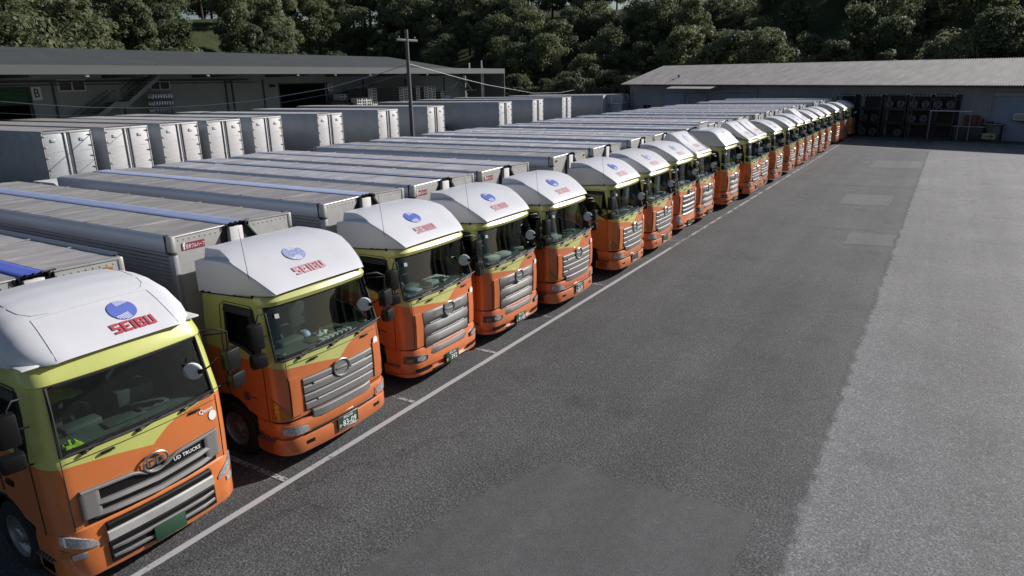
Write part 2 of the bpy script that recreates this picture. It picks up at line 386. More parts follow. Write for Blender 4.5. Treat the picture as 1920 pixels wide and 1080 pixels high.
def door_seam_mb(fam, sy):
    R = CAB[fam].rings(-0.006, sy); a, b = 11, 15
    pts = [R[0][a]] + [R[r][a] for r in range(1, 7)] + [(R[6][a][0]-.03, R[6][a][1], R[6][a][2]+.05)] + [(R[6][k][0], R[6][k][1], R[6][k][2]+.055) for k in range(a+1, b)] + [(R[6][b][0]+.15, R[6][b][1], 2.70), (R[5][b][0]+.15, R[5][b][1], R[5][b][2])] + [(.93, R[3][b][1], R[3][b][2]), (.95, R[2][b][1], 1.55), (.97, R[1][b][1], 1.22)]
    return MB().tube(pts, 0.0065, 4)
def handle_mb(sy): return MB().box((1.25, sy*1.235, 1.42), (0.17, 0.02, 0.085), 0.008).box((1.25, sy*1.248, 1.425), (0.15, 0.02, 0.03), 0.008)

# ---- bumper
def bump_pt(u, z, off=0.0, fx=2.34, w=1.22, rc=0.36):
    yc = w-rc; sg = -1 if u < 0 else 1; a = abs(u)
    if a <= yc: return (fx-0.06*(a/yc)**2+off, u, z)
    t = (a-yc)/rc
    if t <= pi/2: return (fx-0.06-rc+(rc+off)*cos(t), sg*(yc+(rc+off)*sin(t)), z)
    return (fx-0.06-rc-(a-yc-rc*pi/2), sg*(w+off), z)
BU = [-1.75, -1.52, -1.43, -1.34, -1.24, -1.14, -1.05, -0.95, -0.86, -0.6, -0.3, 0, 0.3, 0.6, 0.86, 0.95, 1.05, 1.14, 1.24, 1.34, 1.43, 1.52, 1.75]
def bumper_mb(prof):
    mb = MB(); mb.grid([[bump_pt(u, z, o) for u in BU] for z, o in prof]); return mb
BPROF = {
 'B': [(0.27, -0.10), (0.285, -0.02), (0.33, 0.0), (0.54, 0.0), (0.565, -0.015), (0.57, -0.06), (0.63, -0.06), (0.635, -0.01), (0.66, 0.0), (0.80, -0.005), (0.85, -0.03), (0.86, -0.16)],
 'C': [(0.27, -0.12), (0.285, -0.02), (0.32, 0.0), (0.36, 0.0), (0.365, -0.05), (0.45, -0.05), (0.455, 0.0), (0.56, 0.01), (0.60, -0.01), (0.80, -0.02), (0.86, -0.05), (0.865, -0.16)],
 'U': [(0.24, -0.12), (0.26, -0.02), (0.30, 0.0), (0.50, 0.0), (0.75, 0.0), (0.92, -0.02), (0.95, -0.05), (0.955, -0.16)],
}
def surf_patch(fn, us, z0, z1, off, nz=3, edge=True):
    """raised patch on a curved surface, z0/z1 may be lists per u; closed at its rim"""
    mb = MB(); us = list(us)
    zz = lambda z, i: z[i] if isinstance(z, (list, tuple)) else z
    rows = [[fn(u, zz(z0, i)+(zz(z1, i)-zz(z0, i))*k/nz, off) for i, u in enumerate(us)] for k in range(nz+1)]
    mb.grid(rows)
    if edge:
        b = rows[0] + [r[-1] for r in rows[1:]] + rows[-1][-2::-1] + [r[0] for r in rows[-2:0:-1]]
        ub = [(us[i], zz(z0, i)) for i in range(len(us))] + [(us[-1], zz(z0, -1)+(zz(z1, -1)-zz(z0, -1))*k/nz) for k in range(1, nz+1)] + \
             [(us[i], zz(z1, i)) for i in range(len(us)-2, -1, -1)] + [(us[0], zz(z0, 0)+(zz(z1, 0)-zz(z0, 0))*k/nz) for k in range(nz-1, 0, -1)]
        inn = [fn(u, z, -0.02) for u, z in ub]
        mb.grid([b+[b[0]], inn+[inn[0]]])
    return mb
def lin(a, b, n): return [a+(b-a)*i/(n-1) for i in range(n)]
def bar_mb(y0, y1, sect, fx=2.30, bow=0.05, ends=0.0, n=9, z=lambda y: 0.0):
    """horizontal bar across the front; sect = [(dx, z)...]"""
    rows = []
    for i, y in enumerate(lin(y0, y1, n)):
        k = 1.0 if 0 < i < n-1 else 1.0-ends
        zc = sum(q[1] for q in sect)/len(sect)
        rows.append([(fx-bow*(y/0.95)**2+dx*k, y, zc+(zz-zc)+z(y)) for dx, zz in sect])
    mb = MB().grid(rows, closed=True); m = len(sect)
    mb.f.append(tuple(range(m))); mb.f.append(tuple(range((n-1)*m+m-1, (n-1)*m-1, -1)))
    return mb
def slab(z0, z1, d=0.03, ch=0.015): return [(-0.03, z0), (d-ch, z0), (d, z0+ch), (d, z1-ch), (d-ch, z1), (-0.03, z1)]

# ---- fairings: sections given as half profiles from skirt to centre line
def fair_from(xs, half, cap=True):
    rows = []
    for x in xs:
        h = half(x); rows.append([(x, -y, z) for y, z in h] + [(x, y, z) for y, z in reversed(h)])
    mb = MB().grid(rows)
    if cap: mb.f.append(tuple(range(len(rows[0]))))
    return mb
HT = [(.5, 3.55), (.8, 3.56), (1.1, 3.53), (1.35, 3.45), (1.6, 3.33), (1.85, 3.17), (2.0, 3.06), (2.09, 2.97)]
HC = [(.5, 3.38), (.8, 3.42), (1.1, 3.44), (1.35, 3.42)]
def top_H(x, y=0): return interp(HT, x) - 0.012*(y/1.1)**2 + 0.008
def half_H(x):
    s = max(0.0, min(1.0, (1.4-x)/0.55)); zt = interp(HT, x); zc = interp(HC, x) if x < 1.36 else zt-0.03
    zb = 2.87 + (x-.5)*0.055
    if x < 1.42: zc = min(zc, zt-0.02)
    w = interp([(.5, 1.2), (1.2, 1.19), (1.6, 1.14), (1.85, 1.07), (2.0, 1.02), (2.09, .97)], x)
    t = lambda y: top_H(x, y)
    zc = max(zc, zb+0.004); e = 1.0-s
    return [(w, zb), (w, zb+(zc-zb)*.5), (w-0.006, zc-0.012), (w-0.012, zc), (w-0.02-.17*s, max(zc+0.005, (zc+0.012)*s+t(w-.03)*e)), (w-0.03-.20*s, t(w-.03-.20*s)-0.004),
            (w-.06-.22*s, t(w-.06-.22*s)), (.75, t(.75)), (.45, t(.45)), (.15, t(.15)), (0, t(0))]
UT = [(.42, 3.60), (.8, 3.62), (1.15, 3.58), (1.45, 3.48), (1.7, 3.34), (1.9, 3.20), (2.03, 3.10), (2.11, 3.02)]
def top_U(x, y=0): return interp(UT, x) - 0.05*(abs(y)/0.8)**2.5
def half_U(x):
    zt = interp(UT, x); zb = 2.93+(x-.42)*0.045; h = max(0.01, zt-zb); k = interp([(1.4, 1.17), (1.7, 1.12), (1.9, 1.03), (2.03, .90), (2.11, .78)], x)
    pr = [(1.0, 0), (.985, .25), (.955, .5), (.905, .70), (.83, .84), (.75, .905), (.66, .945)]
    out = [(k*a, zb+h*b) for a, b in pr]
    zj = out[-1][1]; wj = out[-1][0]; d = top_U(x, wj)-zj
    return out + [(wj*q, max(zb+0.003, top_U(x, wj*q)-d*q**3)) for q in (.9, .68, .4, .16, 0)]
NT = [(.52, 3.58), (.56, 3.70), (.64, 3.78), (.76, 3.80), (.92, 3.74), (1.15, 3.58), (1.4, 3.38), (1.62, 3.23), (1.8, 3.12), (1.95, 3.04), (2.03, 2.95)]
def top_N(x, y=0): return interp(NT, x) + 0.012
def half_N(x):
    zt = interp(NT, x); w = interp([(.5, .93), (.8, .97), (2.03, 1.02)], x); d = interp([(.5, .30), (.9, .36), (1.5, .22), (2.03, .06)], x)
    return [(w-.01, max(2.93, zt-d)), (w, max(2.94, zt-.05)), (w-.012, max(2.945, zt-.012)), (w-.045, zt), (.6, zt+.006), (.2, zt+.012), (0, zt+.012)]
KT = [(.3, 3.70), (1.25, 3.68), (1.42, 3.62), (1.6, 3.50), (1.85, 3.25), (2.08, 3.0)]
def top_K(x, y=0): return interp(KT, x) + 0.01
def half_K(x):
    zt = interp(KT, x); zb = 2.9+(x-.3)*.045; h = max(.01, zt-zb)
    return [(1.19, zb), (1.18, zb+h*.6), (1.14, zb+h*.85), (1.08, zb+h*.95), (.98, zt-.004*h), (.5, zt+.006), (0, zt+.01)]
def fair_mb(k):
    if k == 'H': return fair_from([.5, .55, .7, .85, 1.0, 1.15, 1.3, 1.4, 1.5, 1.65, 1.8, 1.92, 2.02, 2.08, 2.09], half_H)
    if k == 'U': return fair_from(lin(.42, 2.11, 22), half_U)
    if k == 'N': return fair_from([.52, .54, .57, .61, .66, .72, .78, .86, .95, 1.05, 1.18, 1.3, 1.45, 1.6, 1.75, 1.88, 1.97, 2.03], half_N, False)
    return fair_from([.3, .8, 1.2, 1.32, 1.45, 1.6, 1.75, 1.9, 2.0, 2.08], half_K)
HALF = {'H': half_H, 'U': half_U, 'N': half_N, 'K': half_K}
def top_z(k, x, y):
    h = HALF[k](x); a = abs(y)
    for (y1, z1), (y2, z2) in zip(h, h[1:]):
        if y2 <= a <= y1: return z2 + (z1-z2)*(a-y2)/max(1e-6, y1-y2)
    return h[-1][1] if a < .5 else h[0][1]

# ---- decals laid on the fairing
LET = {
 'S': [(0, .78, .9, 1), (0, .42, .3, .78), (0, .42, .9, .62), (.6, .2, .9, .42), (0, 0, .9, .22)],
 'E': [(0, 0, .3, 1), (.3, .78, .9, 1), (.3, 0, .9, .22), (.46, .38, .74, .62)],
 'I': [(0, 0, .3, 1)],
 'B': [(0, 0, .3, 1), (.3, .8, .85, 1), (.3, .42, .78, .60), (.3, 0, .85, .2), (.62, .6, .9, .86), (.62, .14, .92, .46)],
 'U': [(0, .2, .3, 1), (.6, .2, .9, 1), (0, 0, .9, .22)],
}
def on_top(k, yc, xc, bx, off):
    top = lambda x, y: top_z(k, x, y)
    def fn(a, b):
        x = xc - b*bx; y = yc + a
        return (x+off*0.5, y, top(x, y)+off)
    return fn
def lettering_mb(k, yc, xc, h, bx):
    fn = on_top(k, yc, xc, bx, 0.012); mb = MB(); cx = -h*(.9*4+.3+.16*4)/2
    for ch in 'SEIBU':
        for x0, y0, x1, y1 in LET[ch]:
            ys = [y0, (y0+y1)/2, y1]
            sh = lambda q: (q-.5)*-0.10*h
            mb.grid([[fn(cx+x0*h+sh(q), (q-.5)*h), fn(cx+x1*h+sh(q), (q-.5)*h)] for q in ys])
        cx += h*((.3 if ch == 'I' else .9)+.16)
    return mb
def logo_mb(k, yc, xc, A, B, bx):
    fn = on_top(k, yc, xc, bx, 0.009); mb = MB(); n = 36
    rows = [[fn(A*r*cos(2*pi*i/n), B*r*sin(2*pi*i/n)) for i in range(n)] for r in (0.001, .35, .7, 1.0)]
    return mb.grid(rows, closed=True)
def logo_lines_mb(k, yc, xc, A, B, bx):
    fn = on_top(k, yc, xc, bx, 0.014); mb = MB(); d = (.97, .22); w = .023
    for sg in (1, -1):
        for q in range(5):
            px, py = -.30+.012*q, .86-.115*q
            a = [(px+d[0]*t, py+d[1]*t) for t in lin(0, 1.6, 17)]
            a = [p for p in a if p[0]**2+p[1]**2 < 1.06]
            if len(a) < 2: continue
            mb.grid([[fn(sg*(x-w*.2)*A, sg*(y+w)*B), fn(sg*(x+w*.2)*A, sg*(y-w)*B)] for x, y in a])
    return mb

# ---- small parts
def mirror_arm_mb(sy):
    if sy < 0:
        return MB().tube([(1.98, -1.14, 2.70), (2.06, -1.30, 2.74), (2.10, -1.38, 2.66), (2.11, -1.39, 2.3), (2.10, -1.36, 1.98), (2.02, -1.22, 1.90)], .014, 6).tube([(2.02, -1.17, 2.36), (2.11, -1.39, 2.42)], .012, 5)
    return MB().tube([(2.02, 1.08, 2.79), (2.10, 1.25, 2.79), (2.12, 1.42, 2.70), (2.10, 1.42, 2.3), (2.08, 1.38, 1.94), (2.02, 1.2, 1.88)], .017, 6).tube([(2.02, 1.1, 2.72), (2.12, 1.40, 2.68)], .012, 5)
def mirror_mb(w, h): return MB().box((0, 0, 0), (.15, w, h), .035).box((-.078, 0, 0), (.004, w*.82, h*.84), 0)
def round_mirror_mb():
    mb = MB().lathe([(0.0001, .012), (.07, .011), (.115, .006), (.13, -.006), (.12, -.05), (.05, -.07), (.0001, -.072)], (0, 0, 0), 'x', 20); return mb
def wiper_mb():
    return MB().box((0, 0, 0), (.04, .06, .035), .010).tube([(0.015, 0, 0), (.02, .16, .035), (.005, .34, .075)], .008, 5).tube([(-.005, .06, .062), (-.015, .36, .085), (-.03, .62, .11)], .007, 5)
def grip_mb(): return MB().box((.012, 0, .005), (.03, .17, .03), .010)
def tyre_mb(w=.27, R=.5): return MB().lathe([(.29, -w/2+.02), (.33, -w/2), (R-.05, -w/2), (R-.012, -w/2+.03), (R, -w/2+.07), (R, w/2-.07), (R-.012, w/2-.03), (R-.05, w/2), (.33, w/2), (.29, w/2-.02)], (0, 0, 0), 'y', 26)
def rim_mb():
    mb = MB().lathe([(.295, -.11), (.30, -.125), (.285, -.125), (.27, -.08), (.20, -.03), (.19, -.05), (.12, -.06), (.11, -.115), (.09, -.13), (.0001, -.135)], (0, 0, 0), 'y', 22)
    for k in range(8):
        a = 2*pi*k/8; mb.lathe([(.0001, -.075), (.014, -.075), (.014, -.04)], (.155*cos(a), 0, .155*sin(a)), 'y', 6)
    return mb
def rim_holes_mb():
    mb = MB()
    for k in range(8):
        a = 2*pi*(k+.5)/8; c = Vector((.235*cos(a), -.067, .235*sin(a)))
        mb.lathe([(.0001, 0), (.033, 0)], c, 'y', 10)
    return mb
def fender_mb(sy):
    rows = []
    for i in range(11):
        a = radians(8+i*16.4); x = .95+.62*cos(a); z = .5+.62*sin(a)
        rows.append([(x, sy*.80, z), (x, sy*1.225, z), (x+.035*cos(a), sy*1.232, z+.035*sin(a)), (x+.05*cos(a), sy*1.2, z+.05*sin(a))])
    return MB().grid(rows)
def dash_mb():
    pr = [(2.17, 1.70), (2.15, 1.92), (2.02, 1.955), (1.78, 1.97), (1.68, 1.93), (1.62, 1.80), (1.62, 1.45), (2.1, 1.45)]
    mb = MB().prism(pr, 'y', -1.02, 1.02); mb.box((1.72, -.52, 2.0), (.22, .46, .10), .03); mb.box((1.86, .30, 1.985), (.30, .40, .05), .015)
    mb.box((1.95, -.1, 1.975), (.22, .5, .012), .003)
    for y in (-.92, .92): mb.lathe([(.085, 0), (.07, .02), (.0001, .012)], (1.98, y, 1.958), 'z', 14)
    return mb
def wheel_ring_mb():
    mb = MB(); T = Matrix.Rotation(radians(-62), 3, 'Y'); c = Vector((1.50, -.52, 2.06)); n = 24
    mb.loop([c + T @ Vector((.23*cos(2*pi*k/n), .23*sin(2*pi*k/n), 0)) for k in range(n)], .017, 6)
    for a in (0.2, 2.94, 4.7): mb.tube([c, c + T @ Vector((.22*cos(a), .22*sin(a), 0))], .018, 5)
    mb.tube([c, c+Vector((.14, 0, -.16))], .04, 8); return mb
def seat_mb(y):
    return MB().box((.98, y, 1.42), (.55, .5, .18), .05).box((.70, y, 1.86), (.16, .48, .80), .06).box((.68, y, 2.36), (.12, .26, .2), .045)
def chassis_mb():
    mb = MB()
    for y in (-.42, .42): mb.box((-4.3, y, .82), (12.2, .09, .26))
    for x in range(-10, 2, 2): mb.box((x, 0, .82), (.12, .78, .2))
    mb.box((-1.6, -.85, .62), (1.0, .5, .5), .05); mb.box((-1.6, .85, .62), (1.0, .5, .5), .05)
    for y in (-1.15, 1.15):
        for z in (.5, .75): mb.box((-4.6, y, z), (3.6, .03, .1))
    mb.box((-10.5, 0, .55), (.12, 2.3, .14)); mb.box((.2, 0, .9), (.3, 1.6, .5), .04)
    return mb
BL = 10.67
def side_panel_mb(sy, z0=1.02, z1=3.44):
    prof = []; z = z0
    while z < z1-.03:
        prof += [(1.238, z), (1.238, z+.032), (1.208, z+.038), (1.208, z+.060)]; z += .066
    prof.append((1.236, z1))
    mb = MB(); mb.grid([[(-.12, sy*y, z) for y, z in prof], [(-BL+.1, sy*y, z) for y, z in prof]]); return mb
def rail_mb(sy, H):
    pr = [(1.225, 3.43), (1.243, 3.44), (1.246, 3.50), (1.246, 3.60), (1.238, 3.66), (1.215, H-.012), (1.18, H)]
    return MB().grid([[(x, sy*y, z) for y, z in pr] for x in (-.10, -BL+.12)])
def rivets_mb(sy):
    mb = MB()
    for k in range(46): mb.box((-.25-k*.225, sy*1.247, 3.64), (.02, .008, .02))
    return mb
def roof_mb(sy, H):
    rnd = random.Random(5 if sy > 0 else 9); rows = []
    for i in range(0, 41):
        x = -.02 - (BL-.04)*i/40
        rows.append([(x, sy*(.19+(1.18-.19)*k/6), H+.022-.02*k/6+rnd.uniform(-.006, .006)*(0 < k < 6)) for k in range(7)])
    return MB().grid(rows)
def roof_seam_mb(sy, H):
    mb = MB()
    for k in range(1, 8): mb.box((-k*BL/8, sy*.685, H+.017), (.03, .98, .012))
    return mb
def strip_mb(H, w=.18):
    ys = [-w, -w*.9, -w*.4, 0, w*.4, w*.9, w]; zs = [H+.016, H+.034, H+.04, H+.034, H+.04, H+.034, H+.016]
    return MB().grid([[(x, y, z) for y, z in zip(ys, zs)] for x in lin(.03, -BL, 12)])
def gusset_mb(sy, H):
    mb = MB().prism([(sy*1.235, 1.0), (sy*1.235, H-.015), (sy*.22, H+.008), (sy*.30, H-.10), (sy*.80, 2.98), (sy*.80, 1.0)], 'x', -.06, 0.0)
    return mb
def gusset_trim_mb(sy, H):
    mb = MB().tube([(.004, sy*1.2, H-.01), (.004, sy*.22, H+.012)], .016, 5)
    for k in range(9): mb.box((.003, sy*(1.1-k*.1), H-.075), (.01, .02, .02))
    for k in range(12): mb.box((.003, sy*1.2, H-.3-k*.13), (.01, .018, .018))
    return mb
def front_wall_mb(H): return MB().box((-.09, 0, (1.0+H-.06)/2), (.04, 2.40, H-.06-1.0))
def post_mb(H): return MB().box((-.03, 0, (1.2+H-.04)/2), (.10, .27, H-.04-1.2), .012)
def hinge_mb(H):
    mb = MB().tube([(.0, -.3, H+.012), (.0, .3, H+.03)], .016, 6)
    for y in (-.25, -.19, .19, .25): mb.box((.01, y, H-.02), (.05, .025, .07), .006)
    for y in (-.1, 0, .1): mb.box((.03, y, H+.035), (.05, .03, .03), .006)
    return mb
def corner_cap_mb(sy, H): return MB().box((-.055, sy*1.205, H-.13), (.15, .09, .28), .03)
def corner_seal_mb(sy, H): return MB().box((-.145, sy*1.21, H-.13), (.035, .095, .30), .012).box((-.06, sy*1.21, H-.285), (.18, .085, .03), .01)
def corner_post_mb(sy): return MB().box((-.055, sy*1.20, 2.2), (.15, .085, 2.4), .012)
def rear_door_mb(sy, H): return MB().box((-BL-.02, sy*.61, (1.0+H)/2), (.05, 1.2, H-1.06), .01)

def emblem_mb():
    mb = MB(); n = 28
    for rx, rz, r in ((.20, .135, .017),):
        mb.loop([(0, rx*.86*cos(2*pi*k/n), rz*1.05*sin(2*pi*k/n)) for k in range(n)], r, 7)
    mb.box((0, 0, 0), (.022, .24, .035), .008)
    return mb
def emblem_back_mb():
    n = 28; return MB().add([(0, 0, 0)] + [(0, .155*cos(2*pi*k/n), .125*sin(2*pi*k/n)) for k in range(n)], [(0, 1+k, 1+(k+1) % n) for k in range(n)])
def oval_mb():
    n = 28; mb = MB().loop([(0, .165*cos(2*pi*k/n), .125*sin(2*pi*k/n)) for k in range(n)], .017, 7); return mb
def plate_mb(): return MB().box((0, 0, 0), (.012, .44, .22), .004)
def plate_rim_mb():
    return MB().box((.008, 0, .114), (.022, .45, .014), .003).box((.008, 0, -.114), (.022, .45, .014), .003).box((.006, -.225, 0), (.016, .01, .23)).box((.006, .225, 0), (.016, .01, .23))
def txt_front(body, size, y, z, sx=1.0, ext=0.0): return lambda: text_mb(body, size, lambda a, b: (0, y+a, z+b), sx=sx, ext=ext)

def plate_text_mb(top, main, pre):
    def f():
        mb = text_mb(main, .15, lambda a, b: (.009, .03+a, -.035+b), sx=.92, ext=.002)
        t = text_mb(top, .062, lambda a, b: (.009, a, .072+b), ext=.001); mb.add(t.v, t.f)
        p = text_mb(pre, .07, lambda a, b: (.009, -.185+a, -.05+b), ext=.001); mb.add(p.v, p.f)
        return mb
    return f

ROW = 'orange and yellow box trucks parked in a row along the white line'
def tread_mb(sy):
    mb = MB()
    for x in lin(1.62, 1.92, 5): mb.box((x, sy*1.17, .565), (.03, .16, .02))
    mb.box((1.77, sy*1.17, .545), (.40, .18, .02)); return mb
def step_mb(sy):
    return MB().box((1.72, sy*1.10, .72), (.42, .16, .32), .03).box((1.72, sy*1.13, .42), (.42, .18, .24), .03)

rnd_t = random.Random(17)
def make_truck(yc, label, face='B', fair='H', dx=0.0, strip='strip_slate', roof='roof', H=3.72, w=.18, plate=None, sticker=None, marker=False, door_text=False, antenna=False, extras=(), logo=('logo_worn', 'logo_pink'), rz=0.0, box_dx=0.0, visor=False, rivets=False):
    T = root('box_truck', (dx, yc, 0), label, 'truck', ROW, rz)
    fam = 'U' if face == 'U' else 'B'; C = CAB[fam]
    cx = 0.0 if face in 'BU' else -0.2
    L = (cx, 0, 0)
    def p(name, key, fn, m, par=T, loc=None, rot=(0, 0, 0), scale=None, smooth=True, angle=32, label=None):
        return ob(name, mesh(key, fn, m, smooth, angle), par, (L if par is T else (0, 0, 0)) if loc is None else loc, rot, scale, label)
    # cab shell
    p('cab_body', 'cab_body_'+fam, lambda: C.body(), 'livery')
    p('cab_lining', 'cab_lining_'+fam, lambda: C.body(0.035), 'lining')
    ws = p('windshield', 'windshield_'+fam, lambda: C.wind(), 'glass', angle=60)
    p('window_seal', 'window_seal_'+fam, lambda: seal_mb(fam), 'rubber', ws)
    p('glass_border', 'glass_border_'+fam, lambda: frit_mb(fam), 'black', ws, smooth=False)
    for sy in (-1, 1):
        k = fam+('R' if sy < 0 else 'L')
        sw = p('side_window', 'side_window_'+k, lambda: C.side_glass(sy), 'glass_dark' if sy < 0 else 'glass', angle=60)
        p('window_seal', 'side_seal_'+k, lambda: side_seal_mb(fam, sy), 'rubber', sw)
        p('rain_visor', 'rain_visor_'+k, lambda: visor_mb(fam, sy), 'black', sw)
        d = p('door', 'door_'+k, lambda: door_mb(fam, sy), 'livery')
        p('handle', 'handle_'+k, lambda: handle_mb(sy), 'orange' if face != 'U' else 'black', d)
        p('door_seam', 'door_seam_'+k, lambda: door_seam_mb(fam, sy), 'rubber', d)
        if sy < 0 and door_text:
            p('door_lettering', 'door_lettering', lambda: text_mb('般一', .17, lambda a, b: (1.50+a, -1.228, 1.22+b), ext=.002), 'navy', d, smooth=False)
        p('fender', 'fender_'+k, lambda: fender_mb(sy), 'black')
        s = p('step', 'step_'+k, lambda: step_mb(sy), 'orange')
        p('tread', 'tread_'+k, lambda: tread_mb(sy), 'tread', s)
    p('dashboard', 'dashboard', dash_mb, 'dash'); p('steering_wheel', 'steering_wheel', wheel_ring_mb, 'black')
    for y in (-.55, .55): p('seat', 'seat_%d' % (y > 0), lambda: seat_mb(y), 'seat')
    # wind deflector on the roof
    fr = p('wind_deflector', 'wind_deflector_'+fair, lambda: fair_mb(fair), 'white', angle=24)
    y0, xl, xt, A, B, bx, h = {'H': (-.06, 1.53, 1.86, .20, .20, .80, .135), 'U': (.24, 1.74, 1.965, .175, .175, .82, .12), 'N': (-.05, 1.2, 1.62, .22, .2, .9, .13), 'K': (.15, 1.62, 1.88, .2, .16, .75, .13)}[fair]
    lg = p('round_emblem', 'logo_'+fair, lambda: logo_mb(fair, y0, xl, A, B, bx), logo[0], fr, smooth=False)
    p('lettering', 'lettering_'+fair, lambda: lettering_mb(fair, y0+(0 if fair in 'HU' else .2), xt, h, bx*1.3), logo[1], fr, smooth=False)
    p('emblem_stripes', 'logo_lines_'+fair, lambda: logo_lines_mb(fair, y0, xl, A, B, bx), 'print_white', fr, smooth=False)['kind'] = 'stuff'
    if fair == 'H':
        def clips():
            mb = MB()
            for sy in (-1, 1):
                mb.tube([(.55, sy*1.205, 2.87), (.95, sy*1.205, 2.895), (1.35, sy*1.2, 2.915), (1.8, sy*1.19, 2.945)], .010, 4)
                for x in (.62, .78, 1.42, 1.56): mb.box((x, sy*1.205, 2.885+(x-.55)*.05), (.07, .03, .025), .006)
            return mb
        p('deflector_clip', 'clips', clips, 'black', fr)
    if fair == 'U':
        def seams():
            mb = MB(); f = lambda x, y: (x, y, half_U_z(x, y)+.002)
            mb.tube([f(1.52, y) for y in lin(-.72, .72, 13)], .0045, 4)
            for sg in (-1, 1):
                mb.tube([f(x, sg*(.72+.08*(x-1.52))) for x in lin(1.52, 2.08, 7)], .0045, 4)
                mb.tube([f(x, sg*.80) for x in lin(.5, 1.2, 6)] + [f(1.35, sg*.77), f(1.46, sg*.68), f(1.50, sg*.5)], .0045, 4)
            return mb
        p('panel_seam', 'seams_U', seams, 'print_grey', fr)
        for sg in (-1, 1):
            fl = p('deflector_flange', 'flange_U%d' % sg, lambda: MB().box((1.83, sg*1.02, 3.012), (.36, .20, .03), .014), 'white', fr)
            for x in (.75, 1.1, 1.45): p('bolt', 'flange_bolt%d%.2f' % (sg, x), lambda: MB().lathe([(.0001, .012), (.014, .01), (.016, 0)], (x, sg*1.172, 2.99), 'z', 8), 'chassis', fr)
    if fair == 'N':
        def outline():
            f = lambda x, y: (x, y, top_N(x, y)+.004)
            return MB().tube([f(x, .80) for x in lin(1.0, 1.93, 9)]+[f(1.93, y) for y in lin(.6, -.6, 4)], .011, 4)
        p('panel_outline', 'outline_N', outline, 'black', fr)
    if visor:
        def vent():
            mb = MB()
            rt = Matrix.Rotation(radians(-25), 3, 'Y')
            mb.box((.50, 0, 3.92), (.40, 1.25, .03), .008, rt)
            for y in lin(-.56, .56, 8): mb.box((.60, y, 3.78), (.06, .07, .20), .01)
            return mb
        p('roof_vent', 'roof_vent', vent, 'white', fr)
    if antenna:
        p('antenna', 'antenna', lambda: MB().tube([(1.72, -1.1, 2.9), (1.62, -1.12, 4.0)], [.006, .003], 4).box((1.72, -1.1, 2.92), (.05, .05, .06), .01), 'black')
    # mirrors
    for sy in (-1, 1):
        k = 'R' if sy < 0 else 'L'
        a = p('mirror_arm', 'mirror_arm_'+k, lambda: mirror_arm_mb(sy), 'black')
        mx, my = (2.10, -1.42) if sy < 0 else (2.08, 1.46)
        wm, hm, ws_, hs = (.22, .40, .25, .21) if sy < 0 else (.27, .31, .28, .23)
        ob('mirror', mesh('mirror_main'+k, lambda: mirror_mb(wm, hm), 'black'), a, (mx, my, 2.44 if sy < 0 else 2.26), (0, 0, radians(10*sy)))
        ob('mirror', mesh('mirror_small'+k, lambda: mirror_mb(ws_, hs), 'black'), a, (mx+.02, my+.02*sy, 2.06 if sy < 0 else 1.93), (0, 0, radians(14*sy)))
    rm = ob('round_mirror', mesh('round_mirror', round_mirror_mb, 'mirrorglass'), T, (cx+2.22, .76, 2.34), (0, radians(12), radians(-48)))
    ob('mirror_bracket', mesh('round_bracket', lambda: MB().box((.02, .11, .01), (.05, .07, .06), .012).tube([(.02, .12, .01), (.0, .22, .06), (-.08, .34, .14)], .012, 5), 'black'), rm)
    # wipers and grips below the windshield
    for y in (-.78, -.12, .50): ob('wiper', mesh('wiper', wiper_mb, 'black'), T, (cx+C.U(y, 1.9)[0]+.012, y, 1.895))
    for y in (-.52, .66): ob('grab_handle', mesh('grab_handle', grip_mb, 'black'), T, (cx+C.U(y, 1.80)[0], y, 1.80))
    # panel gaps of the front lid
    def gaps():
        mb = MB().tube([C.U(u, 1.835, .002) for u in lin(-1.0, 1.0, 17)], .0045, 4)
        for sg in (-1, 1): mb.tube([C.U(sg*1.03, z, .002) for z in lin(.93, 1.9, 7)], .0055, 4)
        return mb
    p('panel_gap', 'panel_gap_'+fam, gaps, 'rubber')['kind'] = 'stuff'
    # face
    if face == 'B':
        gp = p('grille_panel', 'grille_panel_B', lambda: bar_mb(-.79, .79, slab(.97, 1.54, .012), 2.283), 'lampdark')
        for nm, z0, z1, y, d in (('a', 1.425, 1.535, .785, .045), ('b', 1.275, 1.40, .785, .05), ('c', 1.135, 1.255, .785, .05), ('d', .985, 1.11, .775, .045)):
            p('grille_bar', 'grille_bar_B'+nm, lambda: bar_mb(-y, y, slab(z0, z1, d, .018), 2.28, ends=.4), 'silver')
        for nm, z, y0_, y1_ in (('e', 1.412, -.60, -.22), ('f', 1.412, .22, .60), ('g', 1.115, -.55, .62)):
            p('grille_strip', 'grille_strip_B'+nm, lambda: bar_mb(y0_, y1_, slab(z-.016, z+.006, .055, .005), 2.28), 'satin')
        p('lower_grille_bar', 'grille_low_B', lambda: bar_mb(-.66, .66, slab(.80, .955, .07, .02), 2.285, ends=.5), 'silver')
        e = p('badge', 'emblem', emblem_mb, 'chrome', loc=(cx+2.335, 0, 1.475)); p('badge_back', 'emblem_back', emblem_back_mb, 'silver', e, loc=(-.004, 0, 0))
        bp = p('bumper', 'bumper_B', lambda: bumper_mb(BPROF['B']), 'orange')
        for sg in (-1, 1): p('cheek_panel', 'cheek_B%d' % sg, lambda: surf_patch(C.U, [sg*u for u in lin(-1.02, -.84, 4)], .96, 1.60, .022), 'orange')
        p('shadow_gap', 'gap_B', lambda: MB().grid([[C.U(u, z, -.004) for u in lin(-1.6, 1.6, 33)] for z in (.885, .93)]), 'black')
